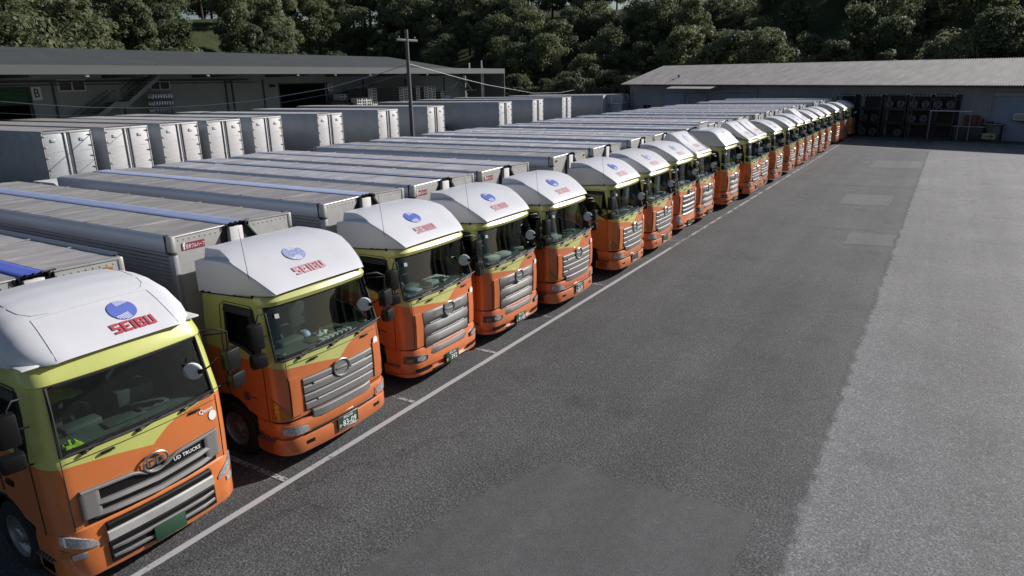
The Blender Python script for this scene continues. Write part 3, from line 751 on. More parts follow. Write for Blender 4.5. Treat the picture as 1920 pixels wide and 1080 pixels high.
        for sg in (-1, 1):
            k = 'R' if sg < 0 else 'L'
            hl = p('headlight', 'headlight_B'+k, lambda: surf_patch(bump_pt, [sg*u for u in lin(.80, 1.22, 7)], [.655, .645, .64, .64, .645, .66, .69], [.745, .765, .78, .79, .795, .79, .775], .014), 'lamp')
            p('headlight_rim', 'headlight_rim_B'+k, lambda: surf_patch(bump_pt, [sg*u for u in lin(.76, 1.25, 7)], .628, [.77, .79, .80, .81, .815, .815, .80], .006), 'orange', hl)
            p('turn_signal', 'turn_B'+k, lambda: surf_patch(C.U, [sg*u for u in lin(1.0, 1.36, 7)], .945, [.955, 1.02, 1.09, 1.16, 1.22, 1.27, 1.30], .012), 'amber')
            p('fog_slot', 'fog_B'+k, lambda: surf_patch(bump_pt, [sg*u for u in lin(.70, .86, 4)], .415, .475, .004), 'black')
        p('bumper_groove', 'groove_B', lambda: bar_mb(-.82, .82, slab(.572, .628, .0), 2.315, .055), 'black')
        pz = .50; px = 2.362
    elif face in 'CD':
        zt, zb = 1.60, .62
        p('grille_panel', 'grille_panel_C', lambda: bar_mb(-.74, .74, slab(zb-.04, zt, .012), 2.283), 'lampdark')
        if face == 'C':
            for nm, z0, z1, y in (('a', 1.38, 1.60, .76), ('b', 1.115, 1.31, .75), ('c', .87, 1.055, .73), ('d', .63, .81, .70)):
                sec = [(-.03, z0), (.025, z0), (.06, z0+.06), (.045, z1-.03), (.02, z1), (-.03, z1)]
                p('grille_bar', 'grille_bar_C'+nm, lambda: bar_mb(-y, y, sec, 2.285, ends=.85), 'silver')
                if nm != 'a':
                    p('grille_strip', 'grille_strip_C'+nm, lambda: bar_mb(-y+.16, y-.16, slab(z1+.020, z1+.031, .022, .003), 2.285), 'satin')
            e = p('badge', 'emblem', emblem_mb, 'chrome', loc=(cx+2.35, 0, 1.50)); p('badge_back', 'emblem_back', emblem_back_mb, 'silver', e, loc=(-.004, 0, 0))
        else:
            for nm, z, y in (('a', 1.52, .70), ('b', 1.33, .72), ('c', 1.14, .72), ('d', .97, .70), ('e', .80, .68)):
                p('grille_bar', 'grille_bar_D'+nm, lambda: bar_mb(-y, y, slab(z-.045, z+.045, .055, .02), 2.285, ends=.6), 'satin' if nm in 'ace' else 'silver')
            e = p('badge', 'emblem', emblem_mb, 'chrome', loc=(cx+2.33, 0, 1.70), scale=(1, .75, .75)); p('badge_back', 'emblem_back', emblem_back_mb, 'silver', e, loc=(-.004, 0, 0))
        bp = p('bumper', 'bumper_C', lambda: bumper_mb(BPROF['C']), 'orange')
        for sg in (-1, 1): p('cheek_panel', 'cheek_C%d' % sg, lambda: surf_patch(C.U, [sg*u for u in lin(-.98, -.80, 4)], .90, 1.60, .022), 'orange')
        for sg in (-1, 1):
            k = 'R' if sg < 0 else 'L'
            if face == 'C':
                hl = p('headlight', 'headlight_C'+k, lambda: surf_patch(bump_pt, [sg*u for u in lin(.74, 1.30, 8)], .60, [.70, .715, .73, .74, .75, .755, .755, .75], .012), 'lampdark')
                p('headlight_lens', 'headlight_lens_C'+k, lambda: surf_patch(bump_pt, [sg*u for u in lin(.80, 1.02, 5)], [.625, .615, .615, .625, .64], [.69, .71, .72, .72, .71], .018), 'lamp', hl)
                p('headlight_turn', 'headlight_turn_C'+k, lambda: surf_patch(bump_pt, [sg*u for u in lin(1.10, 1.22, 3)], .63, .70, .017), 'amber', hl)
            else:
                p('headlight', 'headlight_D'+k, lambda: surf_patch(bump_pt, [sg*u for u in lin(.78, 1.18, 7)], [.50, .52, .54, .56, .585, .61, .64], [.56, .64, .72, .78, .82, .83, .82], .014), 'lamp')
            p('fog_slot', 'fog_C'+k, lambda: surf_patch(bump_pt, [sg*u for u in lin(.62, 1.05, 5)], [.385, .375, .375, .38, .39], [.42, .44, .45, .45, .44], .004), 'black')
        p('air_slot', 'air_C', lambda: bar_mb(-.60, .60, slab(.30, .36, .01), 2.335, .06), 'black')
        pz = .44; px = 2.368
    else:
        p('grille_panel', 'grille_panel_U', lambda: bar_mb(-.88, .88, slab(.90, 1.34, .012), 2.287, z=lambda y: .05*(abs(y)/.88)), 'black')
        arch = lambda y: .05*(abs(y)/.88) - .075*math.exp(-(y/.22)**4)
        p('grille_frame', 'grille_frame_U', lambda: bar_mb(-.92, .92, slab(1.33, 1.375, .05, .012), 2.288, n=25, z=arch), 'silver')
        for sg in (-1, 1):
            p('grille_cheek', 'grille_cheek_U%d' % sg, lambda: bar_mb(sg*.72, sg*.94, slab(.98, 1.36, .045, .02), 2.288, ends=.3, z=lambda y: .05*(abs(y)/.88)), 'silver')
        for nm, z0, z1 in (('a', 1.10, 1.185), ('b', .955, 1.04)):
            sec = [(-.03, z0), (.03, z0), (.075, z0+.04), (.05, z1), (-.03, z1)]
            p('grille_bar', 'grille_bar_U'+nm, lambda: bar_mb(-.82, .82, sec, 2.29, ends=.5, z=lambda y: .05*(abs(y)/.88)), 'silver')
        p('grille_lettering', 'grille_lettering_U', lambda: text_mb('UD TRUCKS', .075, lambda a, b: (2.312-.05*((a+.45)/.95)**2, .45+a, 1.262+b+.025), ext=.001), 'print_white', smooth=False)
        ov = p('badge', 'badge_U', oval_mb, 'chrome', loc=(2.335, .0, 1.40)); p('badge_lettering', 'badge_text_U', lambda: text_mb('UD', .15, lambda a, b: (.0, a, b), sx=1.15, ext=.004), 'chrome', ov, smooth=False)
        p('model_lettering', 'model_text_U', lambda: text_mb('Quon', .085, lambda a, b: (C.U(.84+a, 1.74, .006)[0], .84+a, 1.74+b), sx=1.15, ext=.001), 'print_white', smooth=False)
        bp = p('bumper', 'bumper_U', lambda: bumper_mb(BPROF['U']), 'orange')
        p('bumper_shelf', 'shelf_U', lambda: bar_mb(-.72, .72, slab(.80, .90, .075, .02), 2.30), 'black')
        p('lower_grille_bar', 'lower_bar_U', lambda: bar_mb(-.74, .74, slab(.64, .79, .04, .02), 2.33), 'alu')
        p('lower_intake', 'intake_U', lambda: bar_mb(-.74, .74, slab(.34, .63, .012, .006), 2.345), 'black')
        for nm, z in (('a', .42), ('b', .54)): p('intake_bar', 'intake_bar_U'+nm, lambda: bar_mb(-.72, .72, slab(z-.025, z+.025, .05, .012), 2.34, ends=.6), 'silver')
        for sg in (-1, 1):
            k = 'R' if sg < 0 else 'L'
            p('headlight', 'headlight_U'+k, lambda: surf_patch(bump_pt, [sg*u for u in lin(.84, 1.24, 8)], [.66, .665, .675, .69, .71, .735, .76, .79], [.70, .76, .80, .83, .86, .885, .90, .905], .014), 'lamp')
            p('fog_lamp', 'fog_U'+k, lambda: surf_patch(bump_pt, [sg*u for u in lin(.98, 1.14, 4)], .56, .63, .012), 'lamp')
            p('turn_signal', 'turn_U'+k, lambda: surf_patch(bump_pt, [sg*u for u in lin(1.16, 1.28, 4)], [.58, .59, .60, .61], [.67, .69, .71, .72], .012), 'amber')
        pz = .44; px = 2.40
    p('round_sticker', 'round_sticker', lambda: MB().add([C.U(.93, 1.63, .008)]+[C.U(.93+.062*cos(2*pi*k/18), 1.63+.075*sin(2*pi*k/18), .008) for k in range(18)], [(0, 1+k, 1+(k+1) % 18) for k in range(18)]), 'print_white', smooth=False)
    p('inspection_sticker', 'inspection_sticker', lambda: MB().add([C.U(-1.02, 2.60, -.006), C.U(-.95, 2.60, -.006), C.U(-.95, 2.67, -.006), C.U(-1.02, 2.67, -.006)], [(0, 1, 2, 3)]), 'print_white', smooth=False)
    pl = p('number_plate', 'number_plate', plate_mb, 'plate_green', loc=(cx+px, 0, pz))
    if face in 'BD': p('plate_rim', 'plate_rim', plate_rim_mb, 'chrome', pl)
    if plate: p('plate_lettering', 'plate_'+plate[1], plate_text_mb(*plate), 'print_white', pl, smooth=False)
    # wheels
    for x, sy in ((.95, -1), (.95, 1), (-7.4, -1), (-7.4, 1), (-8.7, -1), (-8.7, 1)):
        wd = .27 if x > 0 else .5
        wl = ob('wheel', mesh('tyre_%.2f' % wd, lambda: tyre_mb(wd), 'tyre'), T, (x + (cx if x > 0 else 0), sy*(1.2-wd/2), .5), (0, 0, 0 if sy < 0 else pi))
        if x > 0:
            r = ob('rim', mesh('rim', rim_mb, 'rim'), wl); 
    ob('chassis', mesh('chassis', chassis_mb, 'chassis'), T)
    # cargo box with two gull-wing roof halves
    hk = '%.2f' % H; bl = (box_dx, 0, 0)
    def b(name, key, fn, m, par=T, **kw): return p(name, key+hk, fn, m, par, loc=bl if par is T else (0, 0, 0), **kw)
    for sy in (-1, 1):
        k = 'R' if sy < 0 else 'L'
        rp = b('roof_panel', 'roof_panel_'+k, lambda: roof_mb(sy, H), roof, angle=60); b('roof_seam', 'roof_seam_'+k, lambda: roof_seam_mb(sy, H), roof, rp)['kind'] = 'stuff'
        rl = b('top_rail', 'top_rail_'+k, lambda: rail_mb(sy, H), 'alu_rail')
        if sy < 0 and rivets: b('rivet', 'rivet_'+k, lambda: rivets_mb(sy), 'chassis', rl)['kind'] = 'stuff'
        b('side_panel', 'side_panel_'+k, lambda: side_panel_mb(sy), 'alu_side', smooth=False)
        b('corner_post', 'corner_post_'+k, lambda: corner_post_mb(sy), 'alu_side')
        gs = b('front_panel', 'front_panel_'+k, lambda: gusset_mb(sy, H), 'alu'); b('panel_trim', 'panel_trim_'+k, lambda: gusset_trim_mb(sy, H), 'alu', gs)['kind'] = 'stuff'
        cc = b('corner_cap', 'corner_cap_'+k, lambda: corner_cap_mb(sy, H), 'alu'); b('corner_seal', 'corner_seal_'+k, lambda: corner_seal_mb(sy, H), 'rubber', cc)
        b('rear_door', 'rear_door_'+k, lambda: rear_door_mb(sy, H), 'white2')
        if marker: b('marker_lamp', 'marker_'+k, lambda: MB().box((.012, sy*1.0, H-.13), (.03, .13, .06), .01), 'amber')
    b('hinge_strip', 'hinge_strip_%.2f' % w, lambda: strip_mb(H, w), strip, angle=50)
    b('front_wall', 'front_wall', lambda: front_wall_mb(H), 'chassis'); b('centre_post', 'centre_post', lambda: post_mb(H), 'white2')
    b('hinge_bracket', 'hinge_bracket', lambda: hinge_mb(H), 'black')
    if sticker:
        st = b('maker_sticker', 'sticker_%s' % sticker, lambda: MB().box((.006, sticker, H-.20), (.008, .42, .12)), 'sticker')
        b('sticker_lettering', 'sticker_text_%s' % sticker, lambda: text_mb('日本フルハーフ', .082, lambda a, c: (.012, sticker+.03+a, H-.21+c), sx=.62, ext=.001), 'print_white', st, smooth=False)
        b('sticker_mark', 'sticker_f_%s' % sticker, lambda: text_mb('f', .16, lambda a, c: (.012, sticker-.175+a, H-.195+c), ext=.004), 'print_white', st, smooth=False)
    for e in extras: e(T, cx)
    tone = rnd_t.uniform(.90, 1.04); col = (tone*rnd_t.uniform(.96, 1.03), tone*rnd_t.uniform(.93, 1.05), tone*rnd_t.uniform(.92, 1.08), 1)
    rtone = rnd_t.uniform(.86, 1.06); rcol = (rtone*rnd_t.uniform(.98, 1.03), rtone, rtone*rnd_t.uniform(.97, 1.03), 1)
    for c in T.children_recursive:
        if c.name.split('.')[0] in ('roof_panel', 'roof_seam'): c.color = rcol
        elif c.name.split('.')[0] == 'wind_deflector': c.color = (tone**.6*1.02, tone**.6*1.02, tone**.6*1.04, 1)
        else: c.color = col
    return T
def half_U_z(x, y): return top_z('U', x, y)

def rag(seed, n=9, r=.12):
    rn = random.Random(seed); rows = []
    for i in range(n): rows.append([(r*(i/(n-1)-.5)*2*rn.uniform(.8, 1.1), r*(k/(n-1)-.5)*2.4*rn.uniform(.8, 1.1), rn.uniform(0, .07)*sin(pi*i/(n-1))*sin(pi*k/(n-1))*1.6) for k in range(n)])
    return MB().grid(rows)
# ================================================================== GROUND
def asphalt(name, c0, c1, c2, fine=95.0, bump=0.6, speck=0.10, patchy=0.18, crack=0.0, drips=False, soft=None):
    m = bpy.data.materials.new(name); m.use_nodes = True
    n = m.node_tree.nodes; L = m.node_tree.links; b = n['Principled BSDF']
    b.inputs['Roughness'].default_value = 0.82; b.inputs['Specular IOR Level'].default_value = 0.3
    tc = n.new('ShaderNodeTexCoord'); V = tc.outputs['Object']
    def noise(s, d=4, r=.6):
        t = n.new('ShaderNodeTexNoise'); t.inputs['Scale'].default_value = s; t.inputs['Detail'].default_value = d; t.inputs['Roughness'].default_value = r; L.new(V, t.inputs['Vector']); return t
    vo = n.new('ShaderNodeTexVoronoi'); vo.inputs['Scale'].default_value = fine*.55; L.new(V, vo.inputs['Vector'])
    f = noise(fine*.5, 3, .7); g = noise(.35, 5, .55); h = noise(4.0, 5, .7)
    rp = n.new('ShaderNodeValToRGB'); e = rp.color_ramp.elements
    e[0].position = .36; e[0].color = (*c0, 1); e[1].position = .54; e[1].color = (*c1, 1)
    q = rp.color_ramp.elements.new(.72); q.color = (*c2, 1)
    L.new(f.outputs['Fac'], rp.inputs['Fac'])
    # light stones
    st = n.new('ShaderNodeMapRange'); st.inputs['From Min'].default_value = .80; st.inputs['From Max'].default_value = .9; st.inputs['To Max'].default_value = speck
    sc = n.new('ShaderNodeSeparateColor'); L.new(vo.outputs['Color'], sc.inputs[0]); L.new(sc.outputs[0], st.inputs['Value'])
    ad = n.new('ShaderNodeMix'); ad.data_type = 'RGBA'; L.new(rp.outputs['Color'], ad.inputs['A']); ad.inputs['B'].default_value = (*[x*2.6 for x in c2], 1)
    sm = n.new('ShaderNodeMath'); sm.operation = 'MULTIPLY'; sm.inputs[1].default_value = 5.0; L.new(st.outputs['Result'], sm.inputs[0]); L.new(sm.outputs[0], ad.inputs['Factor'])
    mr = n.new('ShaderNodeMapRange'); mr.inputs['From Min'].default_value = .3; mr.inputs['From Max'].default_value = .7; mr.inputs['To Min'].default_value = 1-patchy; mr.inputs['To Max'].default_value = 1+patchy
    L.new(g.outputs['Fac'], mr.inputs['Value'])
    mh = n.new('ShaderNodeMapRange'); mh.inputs['From Min'].default_value = .3; mh.inputs['From Max'].default_value = .7; mh.inputs['To Min'].default_value = .88; mh.inputs['To Max'].default_value = 1.10
    L.new(h.outputs['Fac'], mh.inputs['Value'])
    mm = n.new('ShaderNodeMath'); mm.operation = 'MULTIPLY'; L.new(mr.outputs['Result'], mm.inputs[0]); L.new(mh.outputs['Result'], mm.inputs[1])
    sv = n.new('ShaderNodeVectorMath'); sv.operation = 'SCALE'; L.new(ad.outputs['Result'], sv.inputs[0]); L.new(mm.outputs[0], sv.inputs['Scale'])
    out = sv.outputs[0]
    sx = n.new('ShaderNodeSeparateXYZ'); L.new(V, sx.inputs[0])
    def scale(fac_socket, o):
        q = n.new('ShaderNodeVectorMath'); q.operation = 'SCALE'; L.new(o, q.inputs[0]); L.new(fac_socket, q.inputs['Scale']); return q.outputs[0]
    # wheel paths along the yard
    mp = n.new('ShaderNodeMapping'); mp.inputs['Scale'].default_value = (.9, .035, 1); L.new(V, mp.inputs['Vector'])
    tw = n.new('ShaderNodeTexNoise'); tw.inputs['Scale'].default_value = 1.0; tw.inputs['Detail'].default_value = 5; L.new(mp.outputs[0], tw.inputs['Vector'])
    rw = n.new('ShaderNodeMapRange'); rw.inputs['From Min'].default_value = .35; rw.inputs['From Max'].default_value = .65; rw.inputs['To Min'].default_value = .88; rw.inputs['To Max'].default_value = 1.10; L.new(tw.outputs['Fac'], rw.inputs['Value'])
    out = scale(rw.outputs['Result'], out)
    if crack:
        nd = noise(1.1, 6, .7); mxv = n.new('ShaderNodeVectorMath'); mxv.operation = 'MULTIPLY_ADD'; mxv.inputs[1].default_value = (1.6, 1.6, 0); L.new(nd.outputs['Color'], mxv.inputs[0]); L.new(V, mxv.inputs[2])
        ve = n.new('ShaderNodeTexVoronoi'); ve.feature = 'DISTANCE_TO_EDGE'; ve.inputs['Scale'].default_value = .16; L.new(mxv.outputs[0], ve.inputs['Vector'])
        rc = n.new('ShaderNodeMapRange'); rc.inputs['From Min'].default_value = .0; rc.inputs['From Max'].default_value = .006; rc.inputs['To Min'].default_value = 1-crack; rc.inputs['To Max'].default_value = 1.0; L.new(ve.outputs['Distance'], rc.inputs['Value'])
        gm = noise(.10, 2, .5); gr = n.new('ShaderNodeMapRange'); gr.inputs['From Min'].default_value = .42; gr.inputs['From Max'].default_value = .58; L.new(gm.outputs['Fac'], gr.inputs['Value'])
        mxc = n.new('ShaderNodeMix'); mxc.inputs['A'].default_value = 1.0; L.new(gr.outputs['Result'], mxc.inputs['Factor']); L.new(rc.outputs['Result'], mxc.inputs['B'])
        out = scale(mxc.outputs['Result'], out)
    if drips:
        vd = n.new('ShaderNodeTexVoronoi'); vd.inputs['Scale'].default_value = .55; vd.inputs['Randomness'].default_value = 1.0
        nz = noise(5, 4, .6); av = n.new('ShaderNodeVectorMath'); av.operation = 'MULTIPLY_ADD'; av.inputs[1].default_value = (.35, .35, 0); L.new(nz.outputs['Color'], av.inputs[0]); L.new(V, av.inputs[2]); L.new(av.outputs[0], vd.inputs['Vector'])
        rd = n.new('ShaderNodeMapRange'); rd.inputs['From Min'].default_value = .06; rd.inputs['From Max'].default_value = .26; rd.inputs['To Min'].default_value = .80; rd.inputs['To Max'].default_value = 1.0; L.new(vd.outputs['Distance'], rd.inputs['Value'])
        out = scale(rd.outputs['Result'], out)
    L.new(out, b.inputs['Base Color'])
    if soft:
        x0, x1 = soft; ne = noise(2.2, 8, .72); na = n.new('ShaderNodeMath'); na.operation = 'MULTIPLY_ADD'; na.inputs[1].default_value = .55; L.new(ne.outputs['Fac'], na.inputs[0]); L.new(sx.outputs['X'], na.inputs[2])
        ra = n.new('ShaderNodeMapRange'); ra.inputs['From Min'].default_value = x0+.275; ra.inputs['From Max'].default_value = x1+.275; L.new(na.outputs[0], ra.inputs['Value'])
        tr = n.new('ShaderNodeBsdfTransparent'); ms = n.new('ShaderNodeMixShader'); L.new(ra.outputs['Result'], ms.inputs[0]); L.new(tr.outputs[0], ms.inputs[1]); L.new(b.outputs[0], ms.inputs[2]); L.new(ms.outputs[0], n['Material Output'].inputs['Surface'])
    bp = n.new('ShaderNodeBump'); bp.inputs['Strength'].default_value = bump; bp.inputs['Distance'].default_value = .012
    L.new(f.outputs['Fac'], bp.inputs['Height']); L.new(bp.outputs['Normal'], b.inputs['Normal'])
    return m
A_DARK = asphalt('coarse_dark_asphalt', (.036, .036, .038), (.092, .092, .095), (.185, .185, .188), 60, 1.0, .02, .14, crack=.35, drips=True)
A_LIGHT = asphalt('worn_light_asphalt', (.100, .099, .103), (.178, .175, .180), (.27, .265, .27), 60, .8, .03, .13, crack=.40, drips=True, soft=(9.33, 9.50))
A_PATCH = asphalt('smooth_patch_asphalt', (.068, .068, .070), (.098, .098, .101), (.13, .13, .132), 110, .4, .02, .10)
A_PATCH2 = asphalt('pale_patch_asphalt', (.09, .088, .09), (.128, .126, .13), (.16, .157, .16), 110, .4, .02, .10)

def sheet(name, poly, z, m, jag=0.0, seed=1, sub=1):
    rn = random.Random(seed); pts = []
    for i, a in enumerate(poly):
        b = poly[(i+1) % len(poly)]
        k = max(1, int((Vector(b)-Vector(a)).length/0.5)) if jag else 1
        for j in range(k): pts.append((a[0]+(b[0]-a[0])*j/k+rn.uniform(-jag, jag), a[1]+(b[1]-a[1])*j/k+rn.uniform(-jag, jag), z))
    mb = MB().add(pts, [tuple(range(len(pts)))])
    return ob(name, mb.mesh(name, m, False), kind='structure')
g = MB().add([(-700, -300, 0), (700, -300, 0), (700, 900, 0), (-700, 900, 0)], [(0, 1, 2, 3)])
ob('ground', g.mesh('ground', A_DARK, False), kind='structure')
sheet('pavement', [(8.9, -60), (90, -60), (90, 61), (28, 61), (15, 64), (8.9, 66)], .004, A_LIGHT, .0, 2)
sheet('pavement', [(9.6, 63.8), (9.6, 55), (3.0, 58), (1.0, 62), (1.0, 66.3)], .0055, A_PATCH2, .05, 12)
sheet('asphalt_patch', [(5.72, -.9), (8.9, -.72), (8.9, -7.0), (4.4, -7.0), (5.1, -2.6)], .003, A_PATCH, .02, 3)
for k, (x0, y0, x1, y1, mt) in enumerate([(6.4, 26.8, 8.6, 30.6, A_PATCH2), (7.7, 17.9, 9.33, 20.4, A_PATCH2), (6.3, 42.8, 9.33, 47.5, A_PATCH2), (4.2, 33.5, 9.33, 38.5, A_PATCH), (6.2, 20.6, 8.6, 23.6, A_PATCH)]):
    sheet('asphalt_patch', [(x0, y0), (x1, y0+.3), (x1, y1), (x0+.1, y1-.3)], .006 if k != 4 else .005, mt, .06, 20+k)

def paint(name, wear):
    m = bpy.data.materials.new(name); m.use_nodes = True
    n = m.node_tree.nodes; L = m.node_tree.links; b = n['Principled BSDF']; b.inputs['Roughness'].default_value = .8
    tc = n.new('ShaderNodeTexCoord'); t = n.new('ShaderNodeTexNoise'); t.inputs['Scale'].default_value = 14; t.inputs['Detail'].default_value = 8; t.inputs['Roughness'].default_value = .75; L.new(tc.outputs['Object'], t.inputs['Vector'])
    t2 = n.new('ShaderNodeTexNoise'); t2.inputs['Scale'].default_value = .9; t2.inputs['Detail'].default_value = 3; L.new(tc.outputs['Object'], t2.inputs['Vector'])
    ad = n.new('ShaderNodeMath'); ad.operation = 'MULTIPLY_ADD'; ad.inputs[1].default_value = .55; L.new(t2.outputs['Fac'], ad.inputs[0]); L.new(t.outputs['Fac'], ad.inputs[2])
    r = n.new('ShaderNodeMapRange'); r.inputs['From Min'].default_value = wear-.06; r.inputs['From Max'].default_value = wear+.06; L.new(ad.outputs[0], r.inputs['Value'])
    tr = n.new('ShaderNodeBsdfTransparent'); mx = n.new('ShaderNodeMixShader'); b.inputs['Base Color'].default_value = (.42, .41, .42, 1)
    L.new(r.outputs['Result'], mx.inputs[0]); L.new(b.outputs[0], mx.inputs[1]); L.new(tr.outputs[0], mx.inputs[2])
    L.new(mx.outputs[0], n['Material Output'].inputs['Surface']); return m
PA, PB, PC = paint('line_paint', .94), paint('line_paint_worn', .80), paint('line_paint_faint', .72)
sheet('parking_line', [(2.29, -14), (2.41, -14), (2.41, 14), (2.29, 14)], .008, PA, .006, 31)
sheet('parking_line', [(2.29, 14), (2.41, 14), (2.41, 66.3), (2.29, 66.3)], .008, PB, .006, 32)
YC = [-5.52, -2.19, 1.18, 4.02, 6.84, 10.76, 13.85, 17.4, 19.95, 23.88, 27.52, 29.85, 33.5, 37.45, 40.95, 43.5, 46.8, 50.15, 52.85, 59.9, 63.45, 69.35]
for k in range(22):
    y = (YC[k]+YC[k+1])/2 if k < 21 else 72.5
    if k == 0: y = -3.54
    if k == 1: y = -.34
    sheet('stall_line', [(-9, y-.05), (2.28, y-.05), (2.28, y+.05), (-9, y+.05)], .008, PC if k > 2 else PB, .006, 40+k)

# ================================================================== TRUCK ROW
def on_dash(name, mbf, m, x, y, z, lab=None):
    def f(T, cx): ob(name, mesh('dash_'+name+str(x)+str(y), mbf, m), T, (cx+x, y, z))
    return f
X1 = (on_dash('reflective_vest', lambda: rag(3, 9, .20), 'vest', 1.35, -.55, 2.32), on_dash('work_gloves', lambda: rag(4, 8, .09), 'vest', 2.08, -.82, 1.96),
      on_dash('paper_box', lambda: MB().box((0, 0, 0), (.35, .5, .22), .02), 'dash', 1.5, .25, 2.1))
X2 = (on_dash('white_cloth', lambda: rag(8, 9, .12), 'cloth', 1.85, .05, 1.985), on_dash('cup_row', lambda: [MBc.lathe([(.0001, .03), (.045, .03), (.05, 0)], (0, .105*k, 0), 'z', 10) for MBc in [MB()] for k in range(7)][0], 'cloth', 2.08, -.15, 1.955),
      on_dash('blue_cap', lambda: MB().lathe([(.0001, .09), (.06, .08), (.1, .04), (.11, 0)], (0, 0, 0), 'z', 14), 'strip_light', 1.72, -.2, 2.0),
      on_dash('curtain', lambda: MB().grid([[(0, -.25+.04*k, z) for k in range(14)] if False else [(.03*sin(k*1.9), -.25+.04*k*(.5+.5*(2.7-z)), z) for k in range(14)] for z in (2.05, 2.3, 2.5, 2.7)]), 'cloth', 1.2, -.62, 0))
def clutter(seed, cur=True):
    r = random.Random(seed); out = []
    for q in range(3):
        w, d, h = r.uniform(.18, .4), r.uniform(.12, .3), r.uniform(.02, .12); yy = -.8+.55*q+r.uniform(0, .3)
        out.append(lambda T, cx, w=w, d=d, h=h, yy=yy, z=r.uniform(-.5, .5), m=r.choice(['cloth', 'print_grey', 'dash', 'strip_light']): ob('dashboard_item', MB().box((0, 0, h/2), (d, w, h), .01).mesh('dashboard_item', MT[m], True), T, (cx+1.93, yy, 1.975), (0, 0, z)))
    if cur:
        y0 = r.choice((-.9, -.2, .55)); h0 = r.uniform(2.0, 2.25)
        out.append(lambda T, cx, y0=y0, h0=h0: ob('curtain', MB().grid([[(.03*sin(k*1.9), .028*k*(.6+.4*(2.72-z)/.5), z) for k in range(12)] for z in (h0, 2.35, 2.5, 2.72)]).mesh('curtain', MT['cloth'], True), T, (cx+1.75, y0, 0)))
    return tuple(out)
X3 = (on_dash('document_tray', lambda: MB().box((0, 0, 0), (.25, .5, .05), .01), 'cloth', 1.8, .2, 2.02),)
TR = [
 dict(yc=YC[0], label='nearest truck, big rounded white deflector and twin silver grille bars under an oval badge', face='U', fair='U', strip='strip_vivid', H=3.60, w=.17, sticker=.45, marker=True, logo=('logo_blue', 'logo_red'), extras=X1, box_dx=.08),
 dict(yc=YC[1], label='second truck from the near end, chrome framed green plate reading 83-09', face='B', fair='H', strip='strip_blue', w=.235, plate=('岡山100', '83-09', 'か'), sticker=-.85, door_text=True, antenna=True, extras=X2),
 dict(yc=YC[2], label='third truck from the near end, green plate reading 392 below four grille bars', face='C', fair='H', strip='strip_light', w=.235, plate=('岡山100', '·392', 'か'), door_text=True, antenna=True, logo=('logo_blue', 'logo_pink'), extras=X3),
 dict(yc=YC[3], label='fourth truck from the near end, green number plate reading 91-85', face='C', fair='H', roof='roof_b', strip='strip_slate', w=.10, plate=('岡山100', '91-85', 'か'), sticker=-.95, antenna=True, logo=('logo_blue', 'logo_pink')),
 dict(yc=YC[4], label='fifth truck from the near end, with a long black mirror arm and chrome framed plate', face='B', fair='H', roof='roof_b', strip='strip_blue', w=.12, plate=('岡山100', '76-85', 'か'), sticker=-.9, antenna=True, logo=('logo_blue', 'logo_pink')),
 dict(yc=YC[5], label='sixth truck from the near end, first behind the wider gap, orange box marker', face='B', fair='H', strip='strip_light', w=.12, marker=True, antenna=True, logo=('logo_blue', 'logo_pink')),
 dict(yc=YC[6], label='seventh truck from the near end, worn emblem and amber corner lamp', face='B', fair='H', roof='roof_b', strip='strip_slate', w=.12),
 dict(yc=YC[7], label='eighth truck from the near end, slanted triangular headlights and a small badge', face='D', fair='H', roof='roof_b', strip='strip_slate', w=.13, dx=-.05, plate=None),
 dict(yc=YC[8], label='ninth truck from the near end, first with a narrow swept white deflector outlined in black', face='C', fair='N', roof='roof_b', strip='strip_slate', w=.12),
 dict(yc=YC[9], label='tenth truck from the near end, tall boxy white deflector with a slotted vent on top', face='C', fair='K', roof='roof_b', strip='strip_slate', w=.12, visor=True),
 dict(yc=YC[10], label='eleventh truck from the near end, narrow swept deflector just behind the boxy one', face='B', fair='N', roof='roof_b', strip='strip_slate', w=.12),
 dict(yc=YC[11], label='twelfth truck from the near end, narrow swept deflector, second of a pair', face='B', fair='N', roof='roof_b', strip='strip_light', w=.12),
]
ORD = ['thirteenth', 'fourteenth', 'fifteenth', 'sixteenth', 'seventeenth', 'eighteenth', 'nineteenth', 'twentieth', 'twenty-first']
XTRA = ['wide white deflector right behind the pair of narrow ones', 'wide plain white deflector', 'wide white deflector in front of a narrow one', 'last one with a narrow swept deflector', 'wide deflector behind the last narrow one',
        'wide white deflector, middle of the far group', 'last truck before the empty stall', 'triangular headlights, first beyond the empty stall', 'next to last before the dark shed']
for k in range(12, 21):
    TR.append(dict(yc=YC[k], label=ORD[k-12]+' truck from the near end, '+XTRA[k-12], face='D' if k == 19 else 'B', fair='N' if k == 15 else 'H', roof='roof_b', strip=['strip_slate', 'strip_light'][k % 2], w=.12))
TR.append(dict(yc=YC[21], label='farthest truck of the row, standing alone in front of the dark shed', face='B', fair='H', roof='roof_b', strip='strip_slate', w=.12))
rv = random.Random(4)
for i, t in enumerate(TR):
    if i >= 2:
        t['extras'] = tuple(t.get('extras', ())) + clutter(100+i, i > 4)
        t['rz'] = radians(rv.uniform(-.45, .45)); t['dx'] = t.get('dx', 0)+rv.uniform(-.07, .05)
    t['rivets'] = i in (0, 4, 5, 7, 8, 10, 13)
    make_truck(**t)

